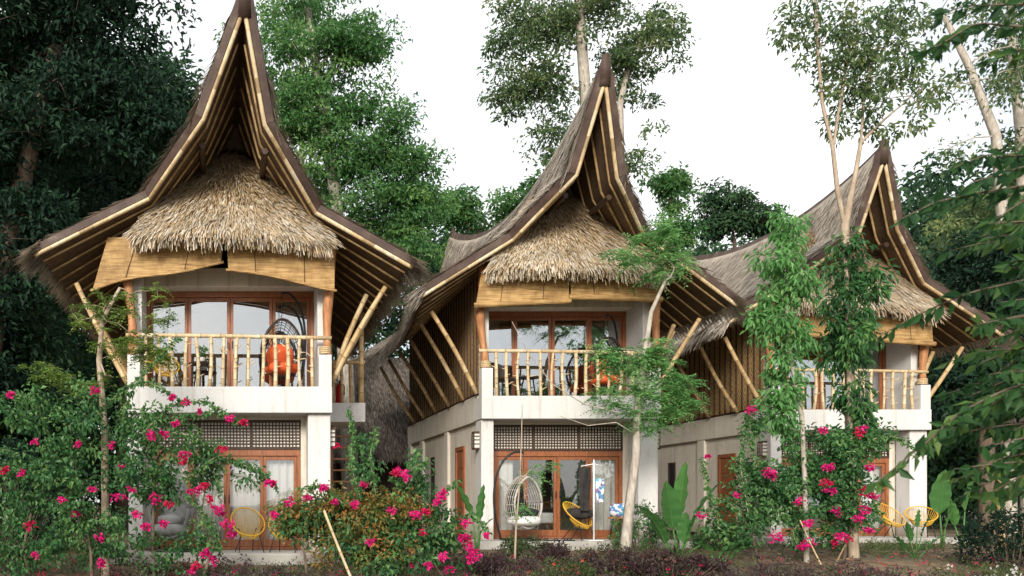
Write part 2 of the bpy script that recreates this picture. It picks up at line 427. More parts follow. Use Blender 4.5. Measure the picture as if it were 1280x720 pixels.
class Roof:
    NS = 25
    def __init__(self, side, pr):
        self.side = side; s = side
        tipx, tipz = pr['tip'][0 if s < 0 else 1]
        i1, i2 = pr['i1'][0 if s < 0 else 1], pr['i2'][0 if s < 0 else 1]
        k = pr.get('lean', 1.0)
        px = pr.get('peakx', 0.0)
        F = resample([(px, -1.75 * k, pr['peakz']), (i1[0], -1.35 * k, i1[1]), (i2[0], -0.38, i2[1]), (tipx, -0.42, tipz)], self.NS)
        K = resample([(0, 10.6, 9.75), (s * .5, 10.3, 7.9), (s * 1.5, 9.3, 6.55), (s * 3.25, 9.2, 5.45)], self.NS)
        Mi = resample([(0, 4.4, 8.28), (s * .55, 4.4, 7.5), (s * 1.55, 4.4, 6.35), (s * 3.05, 4.4, 5.0)], self.NS)
        self.F, self.Mi, self.K = F, Mi, K
    def at(self, tt):
        tt = np.asarray(tt, float)[..., None]
        L0 = 2 * (tt - .5) * (tt - 1); L1 = -4 * tt * (tt - 1); L2 = 2 * tt * (tt - .5)
        return L0[:, None] * self.F[None] + L1[:, None] * self.Mi[None] + L2[:, None] * self.K[None]       # (T, S, 3)
    def grid(self, tn, off, t0=0.0, t1=1.0):
        P = self.at(np.linspace(t0, t1, tn))
        return P + self.normals(P) * off
    def normals(self, P):
        a = np.gradient(P, axis=0); b = np.gradient(P, axis=1)
        n = nrm(np.cross(a, b))
        flip = np.sign(n[..., 2:3]); flip[flip == 0] = 1
        return n * flip
    def point(self, tt, si):
        """bilinear lookup with si in 0..NS-1"""
        P = self.at(tt); i = np.clip(np.floor(si).astype(int), 0, self.NS - 2); f = (si - i)[:, None]
        r = np.arange(len(tt))
        return P[r, i] * (1 - f) + P[r, i + 1] * f, nrm(P[r, i + 1] - P[r, i])

def glazing(parent, name, xb, z0, z1, y, frame=0.07, dep=0.09, top=0.12, glass='glass', low=0.14, handles=True, doubles=()):
    f = MB(); y0, y1 = y - dep / 2, y + dep / 2
    x0, x1 = xb[0], xb[-1]
    f.box((x0, y0 - .012, z1 - top), (x1, y1, z1)); f.box((x0, y0 - .012, z0), (x1, y1, z0 + 0.05))
    f.box((x0, y0 - .006, z0 + .05), (x0 + frame, y1, z1 - top)); f.box((x1 - frame, y0 - .006, z0 + .05), (x1, y1, z1 - top))
    fr = f.build(name, M['wood'], parent, bevel=0.006)
    for i in range(len(xb) - 1):
        a = xb[i] + (frame if i == 0 else 0); b = xb[i + 1] - (frame if i == len(xb) - 2 else 0)
        l = MB(); s = 0.062; la, lb = a + .004, b - .004; zb, zt = z0 + .055, z1 - top - .004
        yo = 0.012 * (i % 2)
        l.box((la, y0 + .012 + yo, zb), (la + s, y1 - .012 + yo, zt)); l.box((lb - s, y0 + .012 + yo, zb), (lb, y1 - .012 + yo, zt))
        l.box((la + s, y0 + .016 + yo, zb), (lb - s, y1 - .016 + yo, zb + low)); l.box((la + s, y0 + .016 + yo, zt - .075), (lb - s, y1 - .016 + yo, zt))
        lf = l.build('sash', M['wood'], fr, bevel=0.004)
        gl = MB(); gl.box((la + s, y - .004 + yo, zb + low), (lb - s, y + .004 + yo, zt - .075)); gl.build('pane', M[glass], fr)
        if handles and i in (1, 2):
            h = MB(); hx = lb - .04 if i == 1 else la + .04
            h.tube([(hx, y0 - .03, z0 + .92), (hx, y0 - .045, z0 + 1.0), (hx, y0 - .03, z0 + 1.08)], .009, 6); h.build('handle', M['black'], fr, True)
    return fr

def make_curtain(x0, x1, z0, z1, y, label, seed, amp=.035, parent_loc=(0, 0, 0)):
    g = rng(seed); n = max(12, int((x1 - x0) * 70)); u = np.linspace(0, 1, n)
    x = x0 + (x1 - x0) * u; ph = g.uniform(0, 6)
    zz = np.linspace(z1, z0, 8)
    wave = np.sin(u * (x1 - x0) * 44 + ph + 0.8 * np.sin(u * 9 + ph)) * amp * (0.6 + 0.4 * np.sin(u * 7 + ph))
    P = np.zeros((8, n, 3))
    for j in range(8):
        P[j, :, 0] = x; P[j, :, 1] = y + wave * (0.55 + 0.45 * j / 7); P[j, :, 2] = zz[j]
    b = MB(); b.slab(P, P + np.array([0, .012, 0]), np.tile(np.repeat(g.uniform(0, 1, 1), n - 1), 7))
    o = b.build('curtain', M['curtain'], None, True)
    o.location = parent_loc
    return tag(o, label, 'curtain')

def make_blind(name, TL, TR, BR, BL, sag, loc, label, seed, y=-.06, rr=.06):
    g = rng(seed); nu, nv = 40, 14
    TL, TR, BR, BL = [np.array(q, float) for q in (TL, TR, BR, BL)]
    root = thing('bamboo_blind', label, 'blind', loc, 0, 'rolled bamboo blinds over the balconies')
    P = np.zeros((nv, nu, 3))
    for j in range(nv):
        v = j / (nv - 1)
        for i in range(nu):
            u = i / (nu - 1)
            a = TL * (1 - u) + TR * u; b = BL * (1 - u) + BR * u + np.array([0, sag(u)])
            q = a * (1 - v) + b * v
            P[j, i] = (q[0], y + .02 * math.sin(u * 5 + seed) * v - .03 * v + 0.006 * math.sin(u * 40 + v * 9), q[1])
    b = MB(); b.slab(P, P + np.array([0, .018, 0])); b.build('slat_sheet', M['blind'], root, True)
    r = MB(); e = P[-1] + np.array([0, .0, -.03]); e = np.concatenate([[e[0] + (e[0] - e[1]) * .8], e, [e[-1] + (e[-1] - e[-2]) * .8]])
    r.tube(e, rr, 10, np.tile([.5], len(e))); r.build('roll', M['blind'], root, True)
    cd = MB()
    for u in (.25, .7):
        i = int(u * nu); q = P[:, i] + np.array([0, -.012, 0]); cd.tube(q, .006, 5)
    cd.build('cord', M['wood_dark'], root)
    return root

def make_house(name, label, loc, pr, seed):
    g = rng(seed)
    H = thing(name, label, 'house', loc, 0, 'thatched bamboo cottages')
    # ---- lower storey
    b = MB()
    for s in (-1, 1):
        xo, xi = s * 1.86, s * 1.72
        lo, hi = min(xo, xi), max(xo, xi)
        b.box((lo, .55, 0), (hi, 8.5, ZS0))
        for (ya, yb) in ((3.25, 3.62), (6.3, 6.7), (8.1, 8.52)):
            b.box((min(s * 1.84, s * 1.93), ya, -.1), (max(s * 1.84, s * 1.93), yb, ZS0 - .005))
    b.box((-1.72, 8.38, 0), (1.72, 8.5, ZS0))
    b.box((-1.72, .66, 0), (-1.5, .86, ZS0)); b.box((1.4, .66, 0), (1.72, .86, ZS0))
    b.box((-1.5, .68, 2.56), (1.4, .84, ZS0))
    b.build('lower_wall', M['wall'], H, bevel=.008)
    for x0, x1 in ((-1.93, -1.66), (1.5, 1.93)):
        c = MB(); c.box((x0, .12, -.1), (x1, .58, ZS0)); c.build('pillar', M['plaster'], H, bevel=.012)
    fl = MB(); fl.box((-2.25, -.75, -.22), (2.25, .6, 0)); fl.box((-1.72, .6, -.2), (1.72, 8.38, -.01)); fl.build('patio', M['concrete'], H, bevel=.02)
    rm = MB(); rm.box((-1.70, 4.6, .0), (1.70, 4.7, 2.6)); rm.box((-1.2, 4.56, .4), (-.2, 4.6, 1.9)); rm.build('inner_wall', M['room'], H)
    fb = MB()
    fb.box((-1.88, .6, ZS0), (1.88, 8.52, 3.05))
    for s in (-1, 1):
        fb.box((min(s * 1.78, s * 1.935), .45, ZS0 + .003), (max(s * 1.78, s * 1.935), 8.54, 3.2))
    fb.build('floor_beam', M['wall'], H, bevel=.01)
    sl = MB(); sl.box((-1.95, 0, ZS0 + .01), (1.95, .7, ZS1)); sl.box((-1.77, .7, 3.0), (1.77, 1.6, ZS1 - .004))
    sl.build('balcony_slab', M['plaster'], H, bevel=.014)
    # transom of capiz lattice: three panels
    tr = MB(); z0, z1, y = 2.0, 2.56, .72
    tr.box((-1.5, y - .05, z1 - .05), (1.4, y + .05, z1)); tr.box((-1.5, y - .05, z0 - .03), (1.4, y + .05, z0 + .03))
    xb = (-1.5, -.60, .42, 1.4)
    for x in xb: tr.box((max(x - .028, -1.5), y - .054, z0 + .03), (min(x + .028, 1.4), y + .046, z1 - .05))
    tro = tr.build('transom', M['wood_dark'], H)
    for i in range(3):
        a, c = xb[i] + .028, xb[i + 1] - .028
        gr = MB(); n = int(round((c - a) / .066))
        for k in range(1, n): gr.box((a + (c - a) * k / n - .011, y - .022, z0 + .03), (a + (c - a) * k / n + .011, y - .004, z1 - .05))
        for k in range(1, 8): gr.box((a, y - .026, z0 + .03 + (z1 - z0 - .08) * k / 8 - .010), (c, y - .001, z0 + .03 + (z1 - z0 - .08) * k / 8 + .010))
        gr.build('lattice', M['wood_dark'], tro)
        pn = MB(); pn.box((a, y + .004, z0 + .03), (c, y + .012, z1 - .05)); pn.build('shell_panel', M['capiz'], tro)
    glazing(H, 'patio_door', (-1.5, -.78, -.06, .66, 1.4), 0.0, 1.97, .74, glass='glass_low')
    # side door, slit window, lamp
    for s in (-1, 1):
        d = MB()
        d.box((min(s * 1.85, s * 1.9), 1.75, 0), (max(s * 1.85, s * 1.9), 1.84, 2.06)); d.box((min(s * 1.85, s * 1.9), 2.5, 0), (max(s * 1.85, s * 1.9), 2.59, 2.06)); d.box((min(s * 1.85, s * 1.902), 1.75, 2.06), (max(s * 1.85, s * 1.902), 2.59, 2.16))
        dd = d.build('side_door', M['wood'], H)
        l = MB(); l.box((min(s * 1.85, s * 1.875), 1.84, .02), (max(s * 1.85, s * 1.875), 2.5, 2.06)); 
        for zz in (.2, .7, 1.2, 1.65): l.box((min(s * 1.87, s * 1.885), 1.93, zz), (max(s * 1.87, s * 1.885), 2.41, zz + .38))
        l.build('door_leaf', M['wood'], dd)
        w = MB(); w.box((min(s * 1.85, s * 1.885), 5.0, .3), (max(s * 1.85, s * 1.885), 5.07, 2.0)); w.box((min(s * 1.85, s * 1.885), 5.35, .3), (max(s * 1.85, s * 1.885), 5.42, 2.0)); w.box((min(s * 1.85, s * 1.89), 5.0, 2.0), (max(s * 1.85, s * 1.89), 5.42, 2.07))
        ww = w.build('slit_window', M['wood_dark'], H)
        pn = MB(); pn.box((min(s * 1.85, s * 1.868), 5.07, .3), (max(s * 1.85, s * 1.868), 5.35, 2.0)); pn.build('pane', M['black'], ww)
        lm = MB(); xa, xc = s * 1.93, s * 2.05
        lo, hi = min(xa, xc), max(xa, xc)
        lm.box((lo, .26, 1.98), (hi, .46, 2.02)); lm.box((lo, .26, 2.34), (hi, .46, 2.38))
        for yy in (.26, .35, .44): lm.box((xc - .012, yy, 2.02), (xc + .0, yy + .018, 2.34))
        for zz in (2.1, 2.19, 2.27): lm.box((lo, .26, zz), (hi, .275, zz + .015)); lm.box((lo, .445, zz), (hi, .46, zz + .015))
        lo_ = lm.build('wall_lamp', M['wood_dark'], H)
        sh = MB(); sh.box((min(xa, s * 2.03), .29, 2.02), (max(xa, s * 2.03), .43, 2.34)); sh.build('lamp_shade', M['capiz'], lo_)
    # ---- upper storey
    wv = MB()
    for s in (-1, 1):
        xo, xi = s * 1.88, s * 1.83
        wv.box((min(xo, xi), .5, 3.2), (max(xo, xi), 8.45, 5.95), .5, 0)
        for k in range(30):
            yy = .62 + k * .268
            wv.box((min(s * 1.876, s * 1.905), yy - .012, 3.22), (max(s * 1.876, s * 1.905), yy + .012, 5.9), .5, 1)
        wv.box((min(s * 1.876, s * 1.915), .5, 3.2), (max(s * 1.876, s * 1.915), 8.45, 3.26), .5, 1)
    wv.build('woven_side_wall', [M['woven'], M['wood_dark']], H)
    for s in (-1, 1):
        pw = MB(); pw.box((min(s * 1.70, s * 1.87), .34, ZS1 - .01), (max(s * 1.70, s * 1.87), 1.36, 5.7)); pw.build('upper_pier', M['plaster'], H, bevel=.01)
    ln = MB(); ln.box((-1.70, .8, 5.22), (1.70, 1.3, 5.6)); ln.build('lintel', M['wall'], H, bevel=.02)
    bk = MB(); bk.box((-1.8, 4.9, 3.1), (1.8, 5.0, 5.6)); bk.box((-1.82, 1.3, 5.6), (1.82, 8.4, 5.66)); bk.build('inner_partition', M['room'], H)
    glazing(H, 'balcony_door', (-1.70, -.86, 0.0, .86, 1.70), ZS1, 5.22, 1.24, glass='glass', low=.09)
    for s in (-1, 1):
        pd = MB(); pd.box((min(s * 1.70, s * 1.944), .02, ZS1 - .005), (max(s * 1.70, s * 1.944), .27, 3.74)); pd.build('pedestal', M['plaster'], H, bevel=.012)
        po = MB(); zz = np.linspace(3.74, 6.0, 9); ph = g.uniform(0, 6)
        po.tube(np.stack([s * (1.86 + .07 * np.clip((zz - 3.9) / 1.2, 0, 1)) + .028 * np.sin(zz * 3.1 + ph), .15 + .03 * np.cos(zz * 2.3 + ph), zz], 1), .085 + .014 * np.sin(zz * 5 + ph), 10)
        poo = po.build('post', M['log'], H, True)
        rp = MB()
        for k in range(4): rp.tube([(s * 1.83 + .1 * math.cos(a), .15 + .1 * math.sin(a), 3.78 + k * .035) for a in np.linspace(0, 6.3, 14)], .018, 6)
        rp.build('rope_binding', M['bamboo_pale'], poo, True)
    rl = MB(); rl.bamboo((-1.98, .13, 4.13), (1.95, .13, 4.07), .042, .01, .4, .95, g)
    rail = rl.build('railing', M['bamboo_pale'], H, True)
    nb = 14
    for k in range(nb):
        x = -1.60 + 3.2 * k / (nb - 1) + g.uniform(-.02, .02)
        bb = MB(); x1 = x + g.uniform(-.05, .05)
        bb.bamboo((x, .13, ZS1), (x1, .13, 4.09), g.uniform(.029, .043), g.uniform(-.035, .035), .22, .9, g)
        for q in range(3):
            z = g.uniform(3.25, 3.95); a = g.uniform(-.5, 3.6)
            bb.tube([(x, .13, z), (x + .13 * math.cos(a), .13 - .10 * math.sin(a), z + g.uniform(.0, .1))], [.014, .008], 5, .6)
        bb.build('baluster', M['bamboo_pale'], rail, True)
    # landing on the side
    for s in pr.get('landing', (1,)):
        la = MB(); xa, xb_ = s * 1.95, s * 2.95
        la.box((min(xa, xb_), 2.6, 2.70), (max(xa, xb_), 4.3, 3.12)); lo_ = la.build('side_landing', M['plaster'], H, bevel=.012)
        br = MB()
        for k in range(5):
            x = s * (2.05 + .2 * k); br.bamboo((x, 2.68, 3.12), (x + g.uniform(-.05, .05), 2.68, 4.0), .04, 0, .25, .9, g)
        br.bamboo((s * 1.95, 2.68, 4.02), (s * 2.95, 2.68, 4.02), .045, 0, .3, .9, g); br.bamboo((s * 2.87, 2.66, 3.12), (s * 2.87, 2.66, 5.2), .06, 0, .3, .9, g)
        br.build('landing_railing', M['bamboo'], lo_, True)
    # braces
    for s in (-1, 1):
        for k, yy in enumerate((.36, 1.5, 2.9, 4.4, 5.9, 7.3)):
            bb = MB(); top = pr['brace'][0 if s < 0 else 1]
            bb.bamboo((s * 1.97, yy, 3.22), (s * top[0], yy - .12, top[1] + (0 if k == 0 else -.05 * min(k, 3))), .053, g.uniform(-.05, .05), .36, .9, g)
            bb.build('brace', M['bamboo' if k < 2 else 'bamboo_dark'], H, True)  # braces further back take the darker bamboo
            if k == 0 and s > 0:
                b2 = MB(); b2.bamboo((s * 1.99, yy + .28, 3.25), (s * (top[0] - .28), yy + .45, top[1] - .02), .055, .04, .36, .9, g); b2.build('brace', M['bamboo'], H, True)
    # ---- roof
    sides = [Roof(-1, pr), Roof(1, pr)]
    body = MB()
    TN = 34
    for r in sides:
        body.slab(r.grid(TN, .15), r.grid(TN, .0), .5)
        n = 9000
        tt = g.uniform(0.004, 1, n) ** 1.25; si = g.uniform(0, r.NS - 1.02, n)
        P, D = r.point(tt, si)
        e = 1e-3; Pa, _ = r.point(np.clip(tt + e, 0, 1), si); Tt = nrm(Pa - r.point(np.clip(tt - e, 0, 1), si)[0])
        N = nrm(np.cross(Tt, D)); N *= np.where(N[:, 2:3] < 0, -1, 1)
        Dj = nrm(D + Tt * g.normal(0, .16, (n, 1)) + N * g.normal(0, .03, (n, 1)))
        strands(body, P + N * .14, Dj, N, g.uniform(.22, .42, n), g.uniform(.03, .06, n), g.uniform(.015, .06, n), np.clip(g.normal(.55, .22, n), 0, 1), g)
        # ragged eave
        n = 2600; tt = g.uniform(0.0, 1, n)
        P, D = r.point(tt, np.full(n, r.NS - 1.01)); N = np.tile(np.array([[r.side * .3, 0, .95]]), (n, 1))
        off = g.uniform(.02, .22, n)[:, None]
        Dj = nrm(D + np.array([[0, 0, -.55]]) * g.uniform(.2, 1.5, (n, 1)) + np.array([[0, 1, 0]]) * g.normal(0, .22, (n, 1)))
        strands(body, P + N * off - D * .12, Dj, N, g.uniform(.22, .55, n), g.uniform(.018, .04, n), g.uniform(-.02, .02, n), np.clip(g.normal(.55, .25, n), 0, 1), g)
        n = 420; tt = g.uniform(0.0, .035, n)
        P, D = r.point(tt, np.full(n, r.NS - 1.6)); N = np.tile(np.array([[r.side * .3, -.1, .95]]), (n, 1))
        Dj = nrm(D + np.array([[0, 0, -.45]]) * g.uniform(0, 1.6, (n, 1)) + np.array([[0, 1, 0]]) * g.normal(-.25, .3, (n, 1)))
        strands(body, P + N * g.uniform(.0, .17, (n, 1)), Dj, N, g.uniform(.3, .75, n), g.uniform(.02, .045, n), g.uniform(-.02, .03, n), np.clip(g.normal(.85, .15, n), 0, 1), g)
        n = 500; tt = g.uniform(.004, .03, n); si = g.uniform(4, r.NS - 3, n)
        P, D = r.point(tt, si); N = nrm(np.stack([np.full(n, r.side * .9), np.zeros(n), np.full(n, .5)], 1))
        strands(body, P + N * .17, nrm(D + N * g.uniform(.05, .35, (n, 1))), N, g.uniform(.2, .4, n), g.uniform(.02, .04, n), g.uniform(.02, .06, n), np.clip(g.normal(.6, .2, n), 0, 1), g)
    roof = body.build('thatched_roof', M['thatch_grey'], H)
    for r in sides:
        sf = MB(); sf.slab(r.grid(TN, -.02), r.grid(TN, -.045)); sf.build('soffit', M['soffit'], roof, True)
        for k in range(13):
            tt = .02 + k * .042 if k < 8 else .356 + (k - 8) * .12
            P = r.at(np.array([tt]))[0]; N = r.normals(r.at(np.array([tt, tt + .01])))[0]
            Q = P - N * .085
            rf = MB(); i0 = 2
            rf.tube(Q[i0:], g.uniform(.019, .027), 7, g.uniform(.3, .9, len(Q) - i0)); rf.build('rafter', M['rafter'], roof, True)
        # front edge board and bamboo trim
        P = r.at(np.array([0.0]))[0]; N = r.normals(r.at(np.array([0, .01])))[0]
        N = nrm(N * np.array([1, 0, 1])); Fd = np.array([0, -1.0, 0])
        Px = np.concatenate([P, [P[-1] + (P[-1] - P[-2]) * .25]]); Nx = np.concatenate([N, N[-1:]])
        sec = [(.01, .045), (.135, .045), (.16, -.05), (.15, -.06), (.12, -.0), (.01, .0)]
        G = np.stack([Px + Nx * a + Fd * c for a, c in sec] + [Px + Nx * sec[0][0] + Fd * sec[0][1]], 1)
        bb = MB(); bb.surf(G, .5, 0, r.side > 0); bb.surf(G, .5, 0, r.side < 0) if False else None
        bb.build('bargeboard', M['barge'], roof)
        tb = MB(); Q = Px - Nx * .035 + Fd * .03
        rr = np.clip(.55 + .3 * np.sin(np.arange(len(Q)) * 1.3 + seed) + g.normal(0, .12, len(Q)), .1, 1); rr[::5] = .12
        tb.tube(Q[1:], .038, 9, rr[1:]); tb.build('edge_pole', M['bamboo_pale'], roof, True)
        pl = MB(); q = r.at(np.linspace(0.03, .34, 10)); idx = 9
        qq = q[:, idx] + np.array([-r.side * .12, 0, -.12]); pl.tube(qq, .06, 6, .5); pl.build('purlin', M['wood_dark'], roof)
    # ridge cap + spike
    tt = np.linspace(0, 1, 40); RP = sides[0].at(tt)[:, 0]
    rc = MB()
    L = sides[0].at(tt)[:, 1] + np.array([-.02, 0, .12]); Rr = sides[1].at(tt)[:, 1] + np.array([.02, 0, .12]); T = RP + np.array([0, 0, .25]) + .012 * np.sin(tt * 90)[:, None] * np.array([1, 0, 1])
    rc.surf(np.stack([L, T, Rr, RP, L], 1)); rc.build('ridge_cap', M['barge'], roof, True)
    sp = MB(); p0 = RP[0]
    sp.tube([p0 + (0, .1, -.25), p0 + (0, -.0, .1), p0 + (.0, -.06, .3), p0 + (0, -.14, pr['spike'])], [.15, .12, .07, .012], 8); sp.build('ridge_spike', M['barge'], roof, True)
    sp = MB(); p0 = RP[-1]
    sp.tube([p0 + (0, -.1, -.2), p0 + (0, 0, .15), p0 + (0, .10, .45)], [.13, .08, .012], 8); sp.build('ridge_spike', M['barge'], roof, True)
    # attic walls closing the gables behind the thatch skirt
    for tv in (.22, .94):
        A = sides[0].at(np.array([tv]))[0]; B = sides[1].at(np.array([tv]))[0]
        k = 18; aw = MB()
        G0 = np.stack([A[:k] + (0, 0, -.05), B[:k] + (0, 0, -.05)], 0)
        G1 = G0 + np.array([0, .05, 0])
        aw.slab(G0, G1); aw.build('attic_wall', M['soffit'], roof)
    # gable skirt of fresh thatch
    gb = MB(); bw, bz0, bz1 = pr['skirt']
    cx = pr.get('skirtx', 0)
    def GP(u, v):
        w = .2 + (bw - .2) * v ** .86
        z = 8.0 - (8.0 - bz0) * v ** 1.05 - .10 * np.abs(u) ** 3 * v
        y = 1.0 - 1.4 * v ** .8 + .12 * u * u
        return np.stack([cx * v + u * w, y, z + bz1 * u * v], -1)
    UU, VV = np.meshgrid(np.linspace(-1, 1, 25), np.linspace(0, 1, 20), indexing='ij')
    G = GP(UU, VV); gb.slab(G, G + np.array([0, .22, .05]), .2)
    n = 16000
    u = g.uniform(-1, 1, n); v = g.uniform(.0, 1, n) ** .75
    rows = np.floor(v * 11) / 11; v = np.clip(rows + g.uniform(0, .085, n), 0, 1)
    P = GP(u, v); Pv = GP(u, np.minimum(v + .01, 1.01)); Pu = GP(u + .01, v)
    D = nrm(Pv - P); N = nrm(np.cross(Pu - P, D)); N *= np.where(N[:, 1:2] > 0, -1, 1)
    D = nrm(D + nrm(Pu - P) * g.normal(0, .13, (n, 1)))
    strands(gb, P, D, N, g.uniform(.25, .5, n), g.uniform(.013, .037, n), g.uniform(.01, .15, n), np.clip(g.normal(.50, .26, n) + .30 * np.clip((v - .5) / .35, 0, 1), 0, 1), g)
    n = 1900; u = g.uniform(-1, 1, n); P = GP(u, np.full(n, 1.0)) + np.stack([np.zeros(n), g.uniform(-.04, .2, n), g.uniform(-.02, .08, n)], 1)
    D = nrm(np.stack([u * .12 + g.normal(0, .1, n), g.normal(-.22, .12, n), -np.ones(n)], 1)); N = np.tile(np.array([[0, -1, -.2]]), (n, 1))
    strands(gb, P, D, N, g.uniform(.08, .48, n), g.uniform(.02, .05, n), g.uniform(-.02, .06, n), np.clip(g.normal(.86, .17, n), 0, 1), g)
    gb.build('gable_thatch', M['thatch'], H)
    return H

D1, D2, D3 = 16.7, 19.1, 21.6
L1, L2, L3 = (-.2, D1, -.12), (7.2, D2, 0.0), (15.03, D3, -.03)
PR1 = dict(peakz=9.45, spike=.4, i1=((-.46, 7.62), (.66, 7.52)), i2=((-1.5, 6.58), (1.62, 6.32)), tip=((-3.55, 5.55), (3.35, 5.32)), peakx=.28,
           skirt=(1.84, 6.02, -.06), skirtx=.05, brace=((-2.95 * -1, 5.15), (3.0, 5.08)), landing=(1,))
PR2 = dict(peakz=9.3, spike=.3, i1=((-.45, 7.42), (.42, 7.36)), i2=((-1.42, 6.42), (1.40, 6.50)), tip=((-3.35, 5.22), (3.3, 5.05)), peakx=.0,
           skirt=(1.84, 5.95, -.06), brace=((3.0, 5.02), (2.9, 4.85)), landing=(1,))
PR3 = dict(peakz=9.0, spike=.25, lean=.6, i1=((-.46, 7.2), (.50, 7.3)), i2=((-1.45, 6.4), (1.45, 6.15)), tip=((-3.3, 5.2), (3.3, 4.9)), peakx=.0,
           skirt=(1.84, 5.75, -.12), brace=((3.0, 4.95), (2.9, 4.7)), landing=())
H1 = make_house('thatched_cottage', 'two-storey thatched bamboo cottage nearest and leftmost, its tall horned gable faced head on', L1, PR1, 11)
H2 = make_house('thatched_cottage', 'middle thatched two-storey cottage with a white egg chair on its patio', L2, PR2, 22)
H3 = make_house('thatched_cottage', 'farthest thatched cottage on the right, half hidden by climbers and a slender tree', L3, PR3, 33)

make_blind('b', (-2.3, 5.95), (-.10, 5.92), (-.16, 5.46), (-2.58, 4.98), lambda u: .05 * math.sin(u * 3.14) + .04 * math.sin(u * 7), L1, 'slanting bamboo blind at the left of the nearest cottage, its left end hanging lowest', 1, -.05, .026)
make_blind('b', (-.06, 5.92), (1.98, 5.85), (1.98, 4.98), (-.02, 5.34), lambda u: .03 * math.sin(u * 5), L1, 'bamboo blind right of the torn gap on the nearest cottage, lower at its right end', 2, -.10, .026)
make_blind('b', (-1.98, 5.75), (-.08, 5.65), (-.09, 5.2), (-2.1, 5.10), lambda u: 0, L2, 'broader left bamboo blind above the middle cottage balcony', 3)
make_blind('b', (-.05, 5.65), (1.85, 5.55), (1.88, 5.23), (-.05, 5.28), lambda u: 0, L2, 'narrow tightly rolled right bamboo blind above the middle cottage balcony', 4)
make_blind('b', (-1.95, 5.5), (-.05, 5.4), (-.05, 4.95), (-2.0, 5.0), lambda u: 0, L3, 'left bamboo blind of the farthest cottage, behind the climbers', 5)
make_blind('b', (.0, 5.4), (1.9, 5.3), (1.9, 4.75), (.0, 4.9), lambda u: 0, L3, 'right bamboo blind of the farthest cottage, right of the slender trunk', 6)

for L, where, s in ((L1, 'nearest cottage', 0), (L2, 'middle cottage', 1), (L3, 'farthest cottage', 2)):
    make_curtain(-1.62, -1.15, 3.18, 5.1, 1.42, f'cream curtain drawn aside at the left of the upper window, {where}', 50 + s, parent_loc=L)
    make_curtain(1.1 if s == 0 else .9, 1.62, 3.18, 5.1, 1.42, f'cream curtain drawn aside at the right of the upper window, {where}', 60 + s, parent_loc=L)
    if s == 0:
        make_curtain(.05, 1.35, .03, 1.9, .9, 'white curtain closed behind the two right panes of the lower door, nearest cottage', 70, parent_loc=L)
        make_curtain(-1.45, .0, .03, 1.9, .9, 'white curtain closed behind the two left panes of the lower door, nearest cottage', 71, parent_loc=L)
    else:
        make_curtain(.72, 1.38, .03, 1.9, .9, f'cream curtain gathered behind the right pane of the patio door, {where}', 72 + s, parent_loc=L)
        make_curtain(-1.45, -1.0, .03, 1.9, .9, f'cream curtain gathered behind the left pane of the patio door, {where}', 76 + s, parent_loc=L)

# hut behind, in the gap between two cottages
hut = thing('thatched_hut', 'low grey thatched hut in the dark gap between the nearest and the middle cottage', 'hut', (5.6, 30.5, -.15))
b = MB(); b.box((-2.2, .6, 0), (2.2, 4.5, 2.7)); b.build('wall', M['wood_dark'], hut)
b = MB(); g = rng(99)
def HP(u, v): return np.stack([u * (3.0 - 1.4 * v), -.5 + 3.2 * v, 2.55 + 3.9 * v], -1)
def HB(u, v): return np.stack([u * (3.0 - 1.4 * v), 5.9 - 3.2 * v, 2.55 + 3.9 * v], -1)
for F_ in (HP, HB):
    UU, VV = np.meshgrid(np.linspace(-1, 1, 8), np.linspace(0, 1, 8), indexing='ij'); G = F_(UU, VV); b.slab(G, G - np.array([0, 0, .2]), .3)
for s in (-1, 1):
    A, B = HP(np.full(8, float(s)), np.linspace(0, 1, 8)), HB(np.full(8, float(s)), np.linspace(0, 1, 8))
    b.slab(np.stack([A, B]), np.stack([A, B]) - np.array([s * .15, 0, 0]), .3)
n = 7000; u = g.uniform(-1, 1, n); v = g.uniform(-.02, 1, n); P = HP(u, v); D = nrm(np.tile([[0, -3.2, -3.9]], (n, 1)) + g.normal(0, .5, (n, 3)) * [1, 0.2, .2]); N = np.tile(nrm(np.array([[0, -3.9, 3.2]])), (n, 1))
strands(b, P, D, N, g.uniform(.25, .5, n), g.uniform(.03, .06, n), g.uniform(.02, .09, n), np.clip(g.normal(.5, .22, n), 0, 1), g)
b.build('thatched_roof', M['thatch_shaded'], hut)
